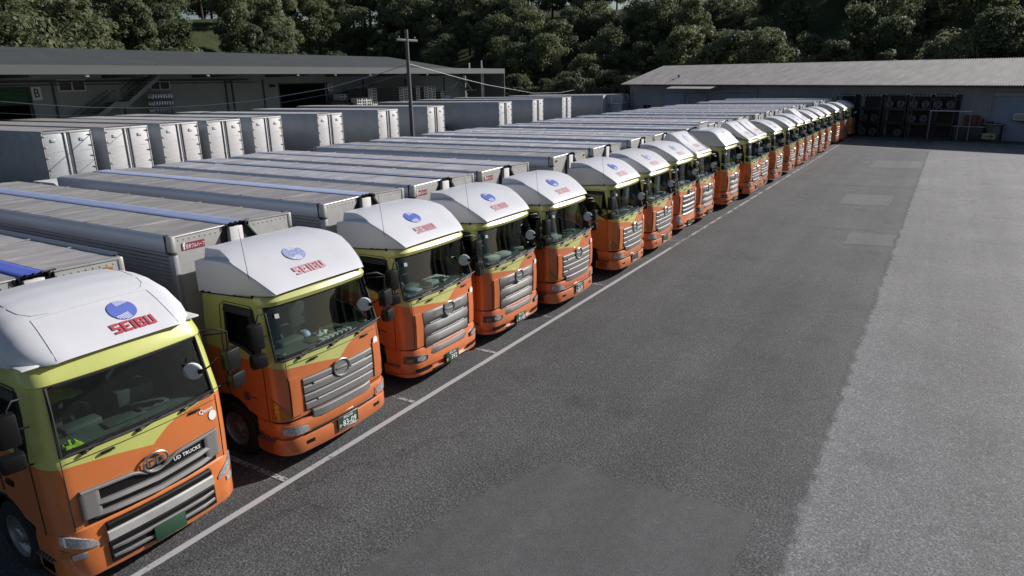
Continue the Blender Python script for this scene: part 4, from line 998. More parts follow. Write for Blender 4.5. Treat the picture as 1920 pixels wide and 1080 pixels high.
# ================================================================== WHITE TRAILERS
TG = 'white box trailers parked with their rear doors towards the truck row'
TH = 4.05
def trailer_shell(L, H=TH):
    mb = MB().box((-L/2, 0, (1.15+H)/2), (L, 2.46, H-1.15-.02), .02); return mb
def trailer_ribs(L):
    mb = MB()
    for k in range(1, int(L/1.2)): mb.box((-k*1.2, 0, 2.6), (.025, 2.475, 2.55))
    return mb
def door_bm(sy, H=TH):
    mb = MB().box((.02, sy*.60, (1.2+H-.12)/2), (.045, 1.13, H-.12-1.2), .01)
    for z in (1.9, 2.45, 3.0): mb.box((.045, sy*.60, z), (.008, 1.08, .03))
    return mb
def make_trailer(x, y, L, label, m='white2', roofm='roof_b', H=TH):
    ms = 'trailer_shade_side' if m == 'white2' else m
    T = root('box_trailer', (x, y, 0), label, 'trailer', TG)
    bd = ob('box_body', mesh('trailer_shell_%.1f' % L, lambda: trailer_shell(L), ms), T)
    ob('side_rib', mesh('trailer_ribs_%.1f' % L, lambda: trailer_ribs(L), ms), bd)
    ob('roof', mesh('trailer_roof_%.1f' % L, lambda: MB().grid([[(a, b, TH+.012+(.02 if abs(b) < 1 else 0)) for b in (-1.215, -.9, 0, .9, 1.215)] for a in lin(-.03, -L+.03, 14)]), roofm), T)
    ob('door_frame', mesh('trailer_frame', lambda: MB().box((.03, 0, TH-.06), (.07, 2.48, .1), .01).box((.03, 0, 1.15), (.07, 2.48, .12), .01).box((.03, -1.215, 2.6), (.07, .05, 2.9), .01).box((.03, 1.215, 2.6), (.07, .05, 2.9), .01), 'alu' if m == 'grey_box' else 'white2'), T)
    for sy in (-1, 1):
        d = ob('rear_door', mesh('trailer_door%d' % sy, lambda: door_bm(sy), m), T)
        ob('vent', mesh('trailer_vent%d' % sy, lambda: MB().box((.06, sy*.72, 3.58), (.05, .24, .16), .01), m), d)
        ob('lock_rod', mesh('trailer_rod%d' % sy, lambda: MB().tube([(.075, sy*.15, 1.15), (.075, sy*.15, 3.98)], .022, 6).box((.07, sy*.15, 2.0), (.05, .09, .07), .01).box((.07, sy*.15, 3.95), (.05, .08, .07), .01), 'rim'), d)
        ob('rod_channel', mesh('trailer_channel%d' % sy, lambda: MB().box((.048, sy*.15, 2.57), (.012, .10, 2.75)), 'alu_side'), d)
        for z in (1.5, 2.1, 2.7, 3.25, 3.8):
            ob('hinge', mesh('trailer_hinge', lambda: MB().box((.07, 0, 0), (.04, .16, .045), .01).tube([(.085, .07, -.05), (.085, .07, .05)], .02, 6), 'rim'), d, (0, sy*1.13, z), (0, 0, 0), (1, sy, 1))
    ob('underframe', mesh('trailer_under', lambda: MB().box((-6, .45, 1.0), (11.5, .1, .3)).box((-6, -.45, 1.0), (11.5, .1, .3)).box((.0, 0, .55), (.1, 2.3, .14)).box((-.1, .8, .8), (.1, .1, .5)).box((-.1, -.8, .8), (.1, .1, .5)), 'chassis'), T)
    for xx in (-2.6, -3.9):
        for sy in (-1, 1): ob('wheel', mesh('tyre_0.50', lambda: tyre_mb(.5), 'tyre'), T, (xx, sy*.95, .5), (0, 0, 0 if sy < 0 else pi))
    return T
TL = [
 (-28.79, 7.92, 17.5, 'grey box trailer at the left end with a grey door and dark panelled side', 'grey_box', 'roof'),
 (-29.02, 11.25, 18.5, 'white trailer next to the grey one, small vents high on both doors', 'white2', 'roof'),
 (-29.5, 14.8, 21.0, 'third trailer from the left, plain white doors without print', 'white2', 'roof'),
 (-29.52, 17.96, 17.0, 'fourth trailer from the left, white doors in front of the bottle pallets', 'white2', 'roof_b'),
 (-29.9, 21.67, 17.0, 'fifth trailer from the left, last one before the parked dark car', 'white2', 'roof_b'),
 (-28.85, 26.58, 17.3, 'sixth trailer from the left, below the wall sign C', 'white2', 'roof_b'),
 (-29.01, 33.19, 15.5, 'seventh trailer from the left, behind a white pickup, below the crate stacks', 'white2', 'roof_b'),
 (-29.6, 40.33, 17.0, 'eighth trailer from the left, partly hidden by the tall pole', 'white2', 'roof_b'),
 (-28.9, 51.14, 16.5, 'long trailer right of the tall pole with two black cars at its side', 'white2', 'roof_b'),
 (-30.15, 60.13, 17.0, 'far trailer with a print on its left door, fourth from the far end', 'white2', 'roof_b'),
 (-31.0, 68.95, 17.0, 'far trailer with a dark mark on its door, third from the far end', 'white2', 'roof_b'),
 (-29.4, 77.6, 15.0, 'far trailer whose doors are half in shadow', 'white2', 'roof_b'),
 (-28.2, 81.4, 15.0, 'farthest white trailer, beside the small grey hut', 'white2', 'roof_b'),
]
for x, y0, L, lab, m, rm_ in TL: make_trailer(x, y0+1.245, L, lab, m, rm_)

# ================================================================== CARS BETWEEN THE TRAILERS
def make_car(loc, rz, kind, m, label):
    T = root('parked_car' if kind != 'truck' else 'pickup_truck', loc, label, 'car' if kind != 'truck' else 'pickup', None, rz)
    if kind == 'sedan':
        body = [(-2.2, .35), (-2.25, .75), (-2.1, .95), (-1.3, .98), (.9, .95), (2.0, .82), (2.2, .6), (2.2, .35)]; cab = [(-1.7, .96), (-1.1, 1.42), (.1, 1.46), (1.1, .94)]
    elif kind == 'van':
        body = [(-1.7, .35), (-1.72, 1.0), (1.1, 1.0), (1.62, .92), (1.7, .6), (1.7, .35)]; cab = [(-1.7, .98), (-1.6, 1.75), (-1.3, 1.85), (.7, 1.83), (1.5, .96)]
    else:
        body = [(-1.7, .45), (-1.7, .85), (1.3, .9), (1.68, .85), (1.7, .45)]; cab = [(.35, .86), (.35, 1.68), (.5, 1.76), (1.1, 1.74), (1.62, .88)]
    hw = .74 if kind != 'sedan' else .86
    ob('body', mesh('car_body_'+kind, lambda: MB().prism(body, 'y', -hw, hw), m, True, 25), T)
    def cabin():
        mb = MB(); n = len(cab); zb = min(q[1] for q in cab)
        A = [(x, -hw+.02+.14*(z-zb), z) for x, z in cab]; B = [(x, hw-.02-.14*(z-zb), z) for x, z in cab]
        mb.add(A+B, [tuple(range(n)), tuple(range(2*n-1, n-1, -1))]+[(i, i+n, (i+1) % n+n, (i+1) % n) for i in range(n)]); return mb
    cb = ob('cabin', mesh('car_cabin_'+kind, cabin, m, True, 25), T)
    def glass():
        mb = MB(); c = Vector((sum(q[0] for q in cab)/len(cab), 0, sum(q[1] for q in cab)/len(cab))); zb = min(q[1] for q in cab)
        for s in (-1, 1):
            pts = [(c.x+(x-c.x)*.86, s*(hw-.02-.14*(z-zb)+.012), c.z+(z-c.z)*.72+.02) for x, z in cab]; mb.add(pts, [tuple(range(len(pts)))])
        for (x0, z0), (x1, z1) in ((cab[0], cab[1]), (cab[-1], cab[-2])):
            sg = 1 if x0 > c.x else -1; d = .014
            y0, y1 = hw-.1, hw-.02-.14*(z1-zb)-.08
            mb.add([(x0+(x1-x0)*.12+sg*d, -y0, z0+(z1-z0)*.12+d), (x0+(x1-x0)*.12+sg*d, y0, z0+(z1-z0)*.12+d), (x0+(x1-x0)*.9+sg*d, y1, z0+(z1-z0)*.9+d), (x0+(x1-x0)*.9+sg*d, -y1, z0+(z1-z0)*.9+d)], [(0, 1, 2, 3)])
        return mb
    ob('window', mesh('car_glass_'+kind, glass, 'carglass', False), cb)
    if kind == 'truck':
        ob('cargo_bed', mesh('car_bed', lambda: MB().box((-.7, -.72, 1.0), (2.0, .04, .3)).box((-.7, .72, 1.0), (2.0, .04, .3)).box((-1.7, 0, 1.0), (.04, 1.44, .3)).box((-.7, 0, .86), (2, 1.44, .03)), m), T)
    r = .3 if kind != 'sedan' else .33
    for x in (-1.15, 1.1):
        for s in (-1, 1): ob('wheel', mesh('car_tyre%.2f' % r, lambda: MB().lathe([(.0001, -.08), (.18, -.08), (r-.02, -.09), (r, -.05), (r, .05), (r-.02, .09), (.18, .08), (.0001, .08)], (0, 0, 0), 'y', 18), 'tyre'), T, (x, s*(hw-.06), r))
    return T
MT['carglass'] = mat('car_window', (.02, .025, .03), .05, 0, .8)
MT['car_black'] = mat('black_car_paint', (.012, .012, .015), .18, 0, .6, coat=.6)
MT['car_silver'] = mat('silver_car_paint', (.42, .43, .45), .3, .4, .5, coat=.4)
make_car((-35.5, 24.9, 0), 0.15, 'van', MT['car_black'], 'dark car parked between two trailers at the left of the wall sign C')
make_car((-34.6, 31.55, 0), 0, 'truck', MT['white2'], 'small white pickup parked beside a white trailer')
make_car((-33.4, 48.7, 0), 0.1, 'sedan', MT['car_black'], 'black sedan near the tall pole beside the long trailer')
make_car((-36.0, 49.6, 0), 0.0, 'van', MT['car_black'], 'black high roofed car just behind the black sedan')
make_car((-34.4, 57.8, 0), 0, 'van', MT['white2'], 'white van parked beside a far trailer')
make_car((-35.0, 76.4, 0), 0, 'sedan', MT['car_silver'], 'silver car beside the farthest trailers')
make_car((-33.2, 5.0, 0), 0.1, 'sedan', MT['car_black'], 'black car at the left edge beside the grey trailer')
make_car((-26.6, 7.1, 0), pi, 'van', MT['white2'], 'white van whose roof shows behind the tail of the third truck')
# ================================================================== WAREHOUSE (left, behind the trailers)
MT['wh_wall'] = mat('warehouse_wall', (.33, .37, .355), .85, 0, .3, .5, .10, stretch=(1, 1, .35))
MT['wh_dark'] = mat('warehouse_interior', (.02, .022, .022), .9)
MT['wh_trim'] = mat('warehouse_trim', (.07, .08, .08), .7)
MT['wh_roof'] = mat('warehouse_roof', (.06, .065, .066), .7, 0, .3, .4, .2)
MT['shutter'] = mat('green_shutter', (.035, .12, .06), .6, 0, .4, 1.0, .15)
MT['frame_white'] = mat('white_window_frame', (.62, .63, .64), .5)
MT['pane'] = mat('dark_pane', (.02, .023, .026), .08, 0, .7)
MT['steel_dark'] = mat('dark_steel', (.03, .034, .034), .6, .2)
MT['sign_white'] = mat('sign_white', (.75, .76, .77), .6)
MT['ink'] = mat('sign_ink', (.012, .014, .025), .6)
WX = -52.0
WH = root('warehouse', (WX, 0, 0), 'long grey green warehouse with a deep dark canopy behind the white trailers', 'warehouse')
def wbox(name, c, d, m, par=WH, bev=0): return ob(name, MB().box(c, d, bev).mesh(name, MT[m], False), par)
for y0, y1, z0, z1 in ((-40, 10, 0, 8), (10, 18.2, 6.3, 8), (18.2, 43.0, 0, 8), (43.0, 49.95, 6.25, 8), (49.95, 78, 0, 8)):
    wbox('wall', (-.15, (y0+y1)/2, (z0+z1)/2), (.3, y1-y0-.002, z1-z0), 'wh_wall')
wbox('end_wall', (-15, 77.9, 4), (29.7, .25, 8), 'wh_wall')
for y0, y1, zt in ((10, 18.2, 6.3), (43, 49.95, 6.25)):
    dw = ob('doorway', MB().grid([[(-8, y0, 0), (-8, y0, zt+.2), (-8, y1, zt+.2), (-8, y1, 0)], [(-.31, y0, 0), (-.31, y0, zt+.2), (-.31, y1, zt+.2), (-.31, y1, 0)]]).box((-8.05, (y0+y1)/2, zt/2), (.1, y1-y0, zt+.2)).mesh('doorway', MT['wh_dark'], False), WH)
    ob('door_frame', MB().box((.01, y0-.06, zt/2), (.12, .12, zt)).box((.01, y1+.06, zt/2), (.12, .12, zt)).box((.01, (y0+y1)/2, zt+.06), (.12, y1-y0+.24, .12)).mesh('door_frame', MT['wh_trim'], False), dw)
def shut():
    mb = MB()
    for k in range(12): mb.box((-.12, 14.1, 6.24-k*.098), (.06, 8.1, .09), .012)
    mb.box((-.12, 14.1, 5.06), (.1, 8.1, .05)); return mb
ob('shutter', shut().mesh('shutter', MT['shutter'], True), WH)
wbox('canopy', (3.4, 19, 7.55), (6.8, 118, .5), 'wh_roof')
wbox('canopy_edge', (6.86, 19, 7.53), (.1, 118.1, .66), 'wh_trim')
wbox('canopy_sun_block', (3.5, 78.1, 5.6), (6.6, .12, 3.4), 'wh_trim')  # added panel that keeps low sun off the far end of the wall
for k in range(14): wbox('canopy_beam', (3.3, -36+k*8.6, 7.15), (6.5, .2, .28), 'wh_trim')
ob('roof', MB().grid([[(.2, -40, 7.82), (.2, 78, 7.82)], [(-15, -40, 10.2), (-15, 78, 10.2)], [(-30, -40, 7.8), (-30, 78, 7.8)]]).mesh('roof', MT['wh_roof'], False), WH)
wbox('wall_beam', (.10, -3, 6.78), (.2, 84, .14), 'wh_trim'); wbox('wall_pipe', (.12, 10, 6.52), (.1, 60, .06), 'wh_trim')
for y in (20.0, 36.25, 37.0, 40.85, 56.0, 64.0, 72.5): wbox('downpipe', (.09, y, 3.4), (.12, .12, 6.8), 'wh_trim')
wbox('pipe_tie', (.09, 36.6, 6.6), (.05, .7, .08), 'wh_trim')
for y0, y1, z0, z1 in ((20.4, 22.65, 5.98, 6.96), (28.25, 30.27, 5.95, 6.75)):
    yc, zc, w, h = (y0+y1)/2, (z0+z1)/2, y1-y0, z1-z0
    wn = ob('window', MB().box((.06, y0+.06, zc), (.1, .12, h)).box((.06, y1-.06, zc), (.1, .12, h)).box((.062, yc, zc), (.1, .11, h-.2)).box((.06, yc, z0+.05), (.102, w-.24, .1)).box((.06, yc, z1-.05), (.102, w-.24, .1)).mesh('window', MT['frame_white'], False), WH)
    for s in (-1, 1): ob('pane', MB().box((.03, yc+s*w/4, zc), (.02, w/2-.15, h-.18)).mesh('pane', MT['pane'], False), wn)
for (y, z, ch, h) in ((18.72, 5.88, 'B', 1.0), (50.42, 5.82, 'C', .86)):
    s = ob('wall_sign', MB().box((.05, y, z), (.06, .72 if ch == 'B' else .82, h), .008).mesh('wall_sign', MT['sign_white'], False), WH, label='white wall sign with the black letter '+ch)
    ob('letter', text_mb(ch, h*.98, lambda a, b: (.086, y+a, z+b), sx=.80, ext=.012).mesh('letter', MT['ink'], False), s)
for y in (41.9, 57.3): ob('wall_lamp', MB().box((.25, y, 6.1), (.4, .5, .25), .05).box((.1, y, 6.2), (.2, .1, .1)).mesh('wall_lamp', MT['steel_dark'], True), WH)
for k, y in enumerate((19.44, 29.74, 39.87, 44.93, 50.21, 60.39)):
    ob('glint_box', mesh('glint_box', lambda: MB().box((0, 0, 0), (.16, .26, .18), .03).box((-.06, 0, .14), (.05, .05, .14)), 'frame_white'), WH, (6.7, y, 7.12))  # small white boxes standing in for bright glints along the canopy edge

# outside stair
def stair_flight(par, y0, z0, y1, z1, n, x0, x1, rail=True):
    mb = MB(); ts = MB()
    for k in range(n):
        t = (k+.5)/n; ts.box(((x0+x1)/2, y0+(y1-y0)*t, z0+(z1-z0)*t), (x1-x0-.08, (y1-y0)/n*1.05, .045))
    sl = (z1-z0)/(y1-y0)
    st = MB()
    for x in (x0, x1): st.add([(x-.025, y0, z0-.30), (x-.025, y1, z1-.30), (x-.025, y1, z1+.10), (x-.025, y0, z0+.10), (x+.025, y0, z0-.30), (x+.025, y1, z1-.30), (x+.025, y1, z1+.10), (x+.025, y0, z0+.10)], [(0, 1, 2, 3), (7, 6, 5, 4), (0, 4, 5, 1), (1, 5, 6, 2), (2, 6, 7, 3), (3, 7, 4, 0)])
    ob('stringer', st.mesh('stringer', MT['wh_wall'], False), par); ob('tread', ts.mesh('tread', MT['steel_dark'], False), par)
    if rail:
        rl = MB()
        for x in (x0, x1):
            rl.tube([(x, y0, z0+1.0), (x, y1, z1+1.0)], .025, 5); rl.tube([(x, y0, z0+.5), (x, y1, z1+.5)], .012, 4)
            m = max(3, int(abs(y1-y0)/.16))
            for k in range(m+1): t = k/m; rl.tube([(x, y0+(y1-y0)*t, z0+(z1-z0)*t), (x, y0+(y1-y0)*t, z0+(z1-z0)*t+1.0)], .010, 4)
        ob('railing', rl.mesh('railing', MT['steel_dark'], True), par)
S1 = root('outside_stair', (0, 0, 0), 'dark steel stair climbing the warehouse wall beside two white framed windows', 'stair')
stair_flight(S1, 15.75, 0, 24.3, 5.04, 26, -51.7, -50.6)
stair_flight(S1, 25.4, 5.04, 28.6, 7.27, 11, -51.7, -50.6)
ob('landing', MB().box((-51.15, 24.85, 5.0), (1.15, 1.14, .08)).box((-51.15, 24.85, 4.75), (1.1, 1.1, .4)).mesh('landing', MT['wh_wall'], False), S1)
ob('support_post', MB().box((-50.6, 24.85, 2.3), (.1, .1, 4.6)).mesh('support_post', MT['steel_dark'], False), S1)
S2 = root('outside_stair', (0, 0, 0), 'pale stair with a small landing at the far end of the warehouse', 'stair')
stair_flight(S2, 74.6, 6.9, 77.0, 5.05, 9, -51.2, -50.2, False)
stair_flight(S2, 81.5, 5.0, 78.0, 2.0, 10, -51.4, -50.2, False)
ob('landing', MB().box((-50.7, 77.6, 5.0), (1.1, 1.3, .14)).box((-50.7, 81.9, 4.98), (1.2, .9, .16)).mesh('landing', MT['frame_white'], False), S2)
ob('support_post', MB().box((-50.2, 78.2, 3.6), (.12, .12, 7.2)).box((-50.2, 82.2, 2.5), (.1, .1, 5)).mesh('support_post', MT['frame_white'], False), S2)
ob('railing', MB().tube([(-50.2, 74.6, 7.9), (-50.2, 77.0, 6.05), (-50.2, 78.2, 6.0)], .02, 5).tube([(-51.2, 74.6, 7.9), (-51.2, 77.0, 6.05), (-51.2, 78.2, 6.0)], .02, 5).mesh('railing', MT['steel_dark'], True), S2)

# goods stacked along the wall
MT['bottle'] = mat('wrapped_bottle', (.36, .38, .46), .15, .35, .7, 5, .5)
MT['bluewrap'] = mat('blue_tray', (.02, .025, .07), .5)
MT['crate_white'] = mat('pale_crate', (.72, .73, .71), .55, 0, .4, 3, .15)
MT['crate_dark'] = mat('dark_crate', (.035, .04, .045), .6)
MT['crate_in'] = mat('crate_inside', (.012, .013, .014), .8)
MT['violet'] = mat('violet_wrap', (.30, .28, .62), .4, 0, .5, 3, .2)
def bottles_mb():
    mb = MB()
    for i in range(8):
        for j in range(4):
            mb.lathe([(.0001, .56), (.035, .555), (.045, .48), (.105, .40), (.11, .05), (.10, 0)], (.86-.22*j-.35, -.87+.248*i, .06), 'z', 10)
    return mb
for k in range(9):
    t = root('bottle_pallet', (-50.4, 28.05, k*.645), 'tier of clear bottles on a blue tray, stacked below the right hand warehouse window', 'pallet', 'stacked bottle pallets under the window')
    ob('tray', mesh('tray', lambda: MB().box((.15, 0, .03), (.95, 2.05, .06), .01), 'bluewrap'), t); ob('bottles', mesh('bottles', bottles_mb, 'bottle'), t)
def crate_mb():
    mb = MB(); w, h, d = .74, .30, 1.0
    for x in (-d/2, d/2):
        mb.box((x, 0, .02), (.03, w, .04)); mb.box((x, 0, h-.02), (.03, w, .04)); mb.box((x, 0, h/2), (.03, .05, h-.08))
        for y in (-w/2+.03, w/2-.03): mb.box((x, y, h/2), (.03, .06, h-.08))
    for y in (-w/2+.015, w/2-.015): mb.box((0, y, h/2), (d-.03, .03, h-.02))
    mb.box((0, 0, .015), (d-.04, w-.04, .02)); return mb
def crate_in_mb(): return MB().box((0, 0, .15), (.9, .66, .22))
CS = []
def crate_col(y, ztop, n, pale, label, grp, x=-48.9, rnd=random.Random(3)):
    m = 'crate_white' if pale else 'crate_dark'
    zb = ztop - n*.31
    if zb > .1:
        ob('crate_pile', MB().box((x, y, zb/2), (.98, .73, zb-.01)).mesh('crate_pile', MT['crate_dark'], False), None, kind='stuff')
    for k in range(n):
        c = ob('crate', mesh('crate', crate_mb, m), None, (x+rnd.uniform(-.03, .03), y+rnd.uniform(-.02, .02), zb+k*.31), (0, 0, rnd.uniform(-.02, .02)), None, label, 'crate', grp)
        ob('crate_shade_block', mesh('crate_shade_block', crate_in_mb, 'crate_in'), c)  # near-black block paints the shade inside the crate openings
GP, GD = 'pale plastic crates in tall stacks', 'dark plastic crates in tall stacks'
for k in range(4): crate_col(47.5+.8*k, 4.42-(.31 if k == 3 else 0), 3, False, 'dark crate in the low stacks right of the wall sign C', GD)
for k in range(2): crate_col(49.7+.8*k, 5.05, 5, True, 'pale crate in the short stacks left of the tall dark stacks', GP, -49.9)
for k in range(3): crate_col(50.9+.8*k, 4.58, 5, True, 'pale crate in the knee high stacks in front of the tall dark ones', GP, -48.4)
for k in range(4): crate_col(50.9+.8*k, 5.65, 8, False, 'dark crate in the tall dark stacks left of the lone pale column', GD, -49.6)
crate_col(54.05, 5.62, 8, True, 'pale crate in the lone pale column between dark stacks', GP)
for k in range(5): crate_col(54.9+.8*k, 5.6-.31*(k % 2)*0, 8, False, 'dark crate in the stacks between the lone pale column and the tall pole', GD)
for k in range(9): crate_col(58.95+.82*k, 5.6+.1*(k % 3 == 1), 9, k not in (3, 5), ('pale crate in the long pale stacks around the tall pole' if k not in (3, 5) else 'dark crate between the long pale stacks near the tall pole'), GP if k not in (3, 5) else GD)
for k in range(2): crate_col(66.6+.8*k, 5.0, 6, k == 1, ('pale' if k else 'dark')+' crate in the last low stacks right of the tall pole', GP if k else GD)
t = ob('wrapped_load', MB().box((-48.9, 68.7, 4.15), (.9, .95, .5), .03).mesh('wrapped_load', MT['violet'], True), None, label='violet wrapped load on top of a dark pile right of the crate stacks', cat='load')
ob('crate_pile', MB().box((-48.9, 68.7, 1.95), (1.0, 1.0, 3.9)).mesh('crate_pile', MT['crate_dark'], False), None, kind='stuff')

# ================================================================== DARK SHED (far right)
TH_S = atan2(-.342, .9397)
SH = root('storage_shed', (13.17, 66.5, 0), 'long dark shed with a corrugated grey roof closing the yard', 'shed', None, TH_S)
MT['shed_wall'] = mat('shed_wall', (.27, .29, .318), .75, 0, .3, .6, .12)
MT['shed_door'] = mat('shed_door', (.24, .285, .37), .7, 0, .3, .6, .1)
MT['shed_trim'] = mat('shed_trim', (.30, .31, .33), .6)
MT['shed_roof'] = mat('cement_roof', (.385, .36, .35), .85, 0, .3, 1.0, .30, stretch=(1.5, .5, 1))
zE = lambda s: 5.05 + (s+14.49)*(-.0118)
S0, S1x = -43.8, 34.0
YW = 1.3
def shed_wall():
    mb = MB(); rows = []
    for s in lin(S0, S1x, 260): rows.append([(s, YW+(.015 if int(round((s-S0)/.3)) % 2 else 0), 0), (s, YW+(.015 if int(round((s-S0)/.3)) % 2 else 0), zE(s)+.25)])
    mb.grid(rows); mb.add([(S0, YW, 0), (S0, YW+14, 0), (S0, YW+14, 5.6), (S0, YW+7, 7.4), (S0, YW, 5.5)], [(0, 1, 2, 3, 4)]); return mb
ob('wall', shed_wall().mesh('wall', MT['shed_wall'], False), SH)
def corr(s0, s1, y0, y1, z0, z1, pitch=.21, amp=.05, rows=4):
    """corrugated sheet rows, each lapping the next"""
    mb = MB()
    for r in range(rows):
        a, b = r/rows, (r+1)/rows+.02
        n = int((s1-s0)/pitch*6); R = [[], []]
        for i in range(n+1):
            s = s0+(s1-s0)*i/n; w = amp*sin(2*pi*(s-s0)/pitch)
            for q, t in enumerate((a, b)): R[q].append((s, y0+(y1-y0)*t, zE(s)+z0+(z1-z0)*t+w+(rows-r)*.010+(0.012 if q == 0 else 0)))
        mb.grid(R)
    return mb
ob('roof', corr(S0-.3, S1x, -.35, 8.3, -.05, 2.3).mesh('roof', MT['shed_roof'], True, 60), SH)
ob('roof_rear', MB().grid([[(s, 8.25, zE(s)+2.27), (s, 15.5, zE(s)+.2)] for s in (S0-.3, S1x)]).mesh('roof_rear', MT['shed_roof'], False), SH)
ob('gutter', MB().grid([[(s, -.38, zE(s)-.03), (s, -.38, zE(s)-.16), (s, -.26, zE(s)-.18)] for s in (S0-.3, S1x)]).mesh('gutter', MT['steel_dark'], False), SH)
ob('awning', corr(-34.9, -28.4, -1.9, .2, -.47, -.10, rows=1).mesh('awning', MT['shed_roof'], True, 60), SH)
ob('door_track', MB().box((-31.3, YW-.12, 4.42), (14.6, .2, .34), .02).mesh('door_track', MT['shed_door'], True), SH)
for s in (-36.0, -32.5, -26.5): ob('sliding_door', MB().box((s, YW-.06, 2.1), (3.2, .06, 4.1), .02).mesh('sliding_door', MT['shed_door'], True), SH)
ob('sliding_door', MB().box((3.6, YW-.06, 2.0), (6.6, .08, 3.9), .02).mesh('sliding_door', MT['shed_door'], True), SH)
ob('door_track', MB().box((4.5, YW-.15, 4.05), (9, .2, .25), .02).mesh('door_track', MT['shed_trim'], True), SH)
for s in (-43.5, -24.0, -12.0, -.1, 10.0): ob('downpipe', MB().tube([(s, YW-.08, 0), (s, YW-.08, 4.7)], .07, 8).mesh('downpipe', MT['shed_trim'], True), SH)
for s0, s1 in ((-41.4, -39.9), (-37.2, -34.7)):
    w = ob('window', MB().box((s0, YW-.02, 2.2), (.09, .1, 1.1)).box((s1, YW-.02, 2.2), (.09, .1, 1.1)).box(((s0+s1)/2, YW-.02, 2.7), (s1-s0-.1, .1, .09)).box(((s0+s1)/2, YW-.02, 1.7), (s1-s0-.1, .1, .09)).box(((s0+s1)/2, YW-.02, 2.2), (.06, .08, .9)).mesh('window', MT['shed_trim'], False), SH)
    ob('pane', MB().box(((s0+s1)/2, YW, 2.2), (s1-s0-.1, .03, .9)).mesh('pane', MT['pane'], False), w)
v = ob('roof_vent', MB().tube([(-36.6, 2.6, 5.7), (-36.6, 2.6, 6.25)], .09, 8).tube([(-36.9, 1.6, 5.6), (-36.2, 1.9, 5.85)], .04, 6).lathe([(.0001, .22), (.16, .12), (.18, 0)], (-36.6, 2.6, 6.25), 'z', 10).mesh('roof_vent', MT['steel_dark'], True), SH)
def SP(s, y, z=0.0): return (13.17+s*.9397+y*.342, 66.5-s*.342+y*.9397, z)
MT['rack'] = mat('rack_steel', (.05, .052, .058), .5, .4, .4, 3, .2)
MT['rack_pale'] = mat('pale_edge', (.55, .56, .58), .5)
MT['reel_rim'] = mat('reel_rim', (.28, .29, .31), .4, .5)
def rack_mb(w):
    mb = MB(); d, h = 1.15, 1.30
    for x in (-w/2+.05, w/2-.05):
        for y in (-d/2+.05, d/2-.05): mb.box((x, y, h/2), (.09, .09, h))
    for z in (.06, h-.05):
        for y in (-d/2+.05, d/2-.05): mb.box((0, y, z), (w-.18, .07, .09))
        for x in (-w/2+.05, w/2-.05): mb.box((x, 0, z), (.07, d-.18, .09))
    return mb
RG = 'dark steel racks stacked in front of the shed'
cols = [(-12.83, 1.9, 4.30, 1), (-10.29, 2.16, 4.10, 1), (-7.9, 2.05, 4.24, 0), (-5.65, 2.05, 4.2, 1), (-3.5, 1.93, 4.08, 1)]
place = ['leftmost', 'second', 'middle', 'fourth', 'rightmost']; lev = ['bottom', 'middle', 'top']
for ci, (s, w, zt, clips) in enumerate(cols):
    for r in range(3):
        if ci == 4 and r == 0: pass
        t = root('steel_rack', SP(s, .60, r*1.36+.02), f'{lev[r]} rack of the {place[ci]} stack before the dark shed', 'rack', RG, TH_S)
        ob('rack_frame', mesh('rack_%.2f' % w, lambda: rack_mb(w), 'rack'), t)
        ob('back_sheet', mesh('rack_sheet_%.2f' % w, lambda: MB().box((0, .5, .65), (w-.1, .02, 1.2)).box((0, 0, .11), (w-.1, 1.0, .03)), 'dark'), t)
        if r == 2 and clips:
            cm = MB()
            for q in lin(-w/2+.2, w/2-.2, 6): cm.box((q, -.56, 1.22), (.20, .03, .05), .01)
            ob('edge_clip', cm.mesh('edge_clip', MT['rack_pale'], True), t)
        if r == 2: ob('post_cap', mesh('post_cap_%.2f' % w, lambda: MB().box((-w/2+.05, -.52, 1.38), (.13, .13, .16), .02).box((w/2-.05, -.52, 1.38), (.13, .13, .16), .02), 'reel_rim'), t)
def reel_mb():
    return MB().lathe([(.0001, -.22), (.30, -.22), (.31, -.2), (.30, -.17), (.18, -.16), (.18, .16), (.30, .17), (.31, .2), (.0001, .22)], (0, 0, .32), 'y', 24)
def reel_ring_mb():
    mb = MB(); 
    for R, r in ((.30, .030), (.15, .022)): mb.loop([(R*cos(2*pi*k/26), -.225, .32+R*sin(2*pi*k/26)) for k in range(26)], r, 6)
    return mb
REL = {(2, 2): (1, 1), (1, 1): (1, 1), (3, 1): (1, 1), (1, 0): (1, 1), (4, 2): (1, 1), (3, 2): (1, 1), (2, 0): (0, 1), (0, 1): (1, 1)}
for (ci, r), ab in REL.items():
    for q, on in enumerate(ab):
        if on:
            t = root('cable_reel', SP(cols[ci][0]+(-.52 if q == 0 else .52), .25, r*1.36+.15), f"{'left' if q == 0 else 'right'} reel in the {lev[r]} rack of the {place[ci]} stack", 'reel', 'reels stored in the steel racks', TH_S)
            ob('spool', mesh('reel', reel_mb, 'dark'), t); ob('rim', mesh('reel_ring', reel_ring_mb, 'reel_rim'), t)
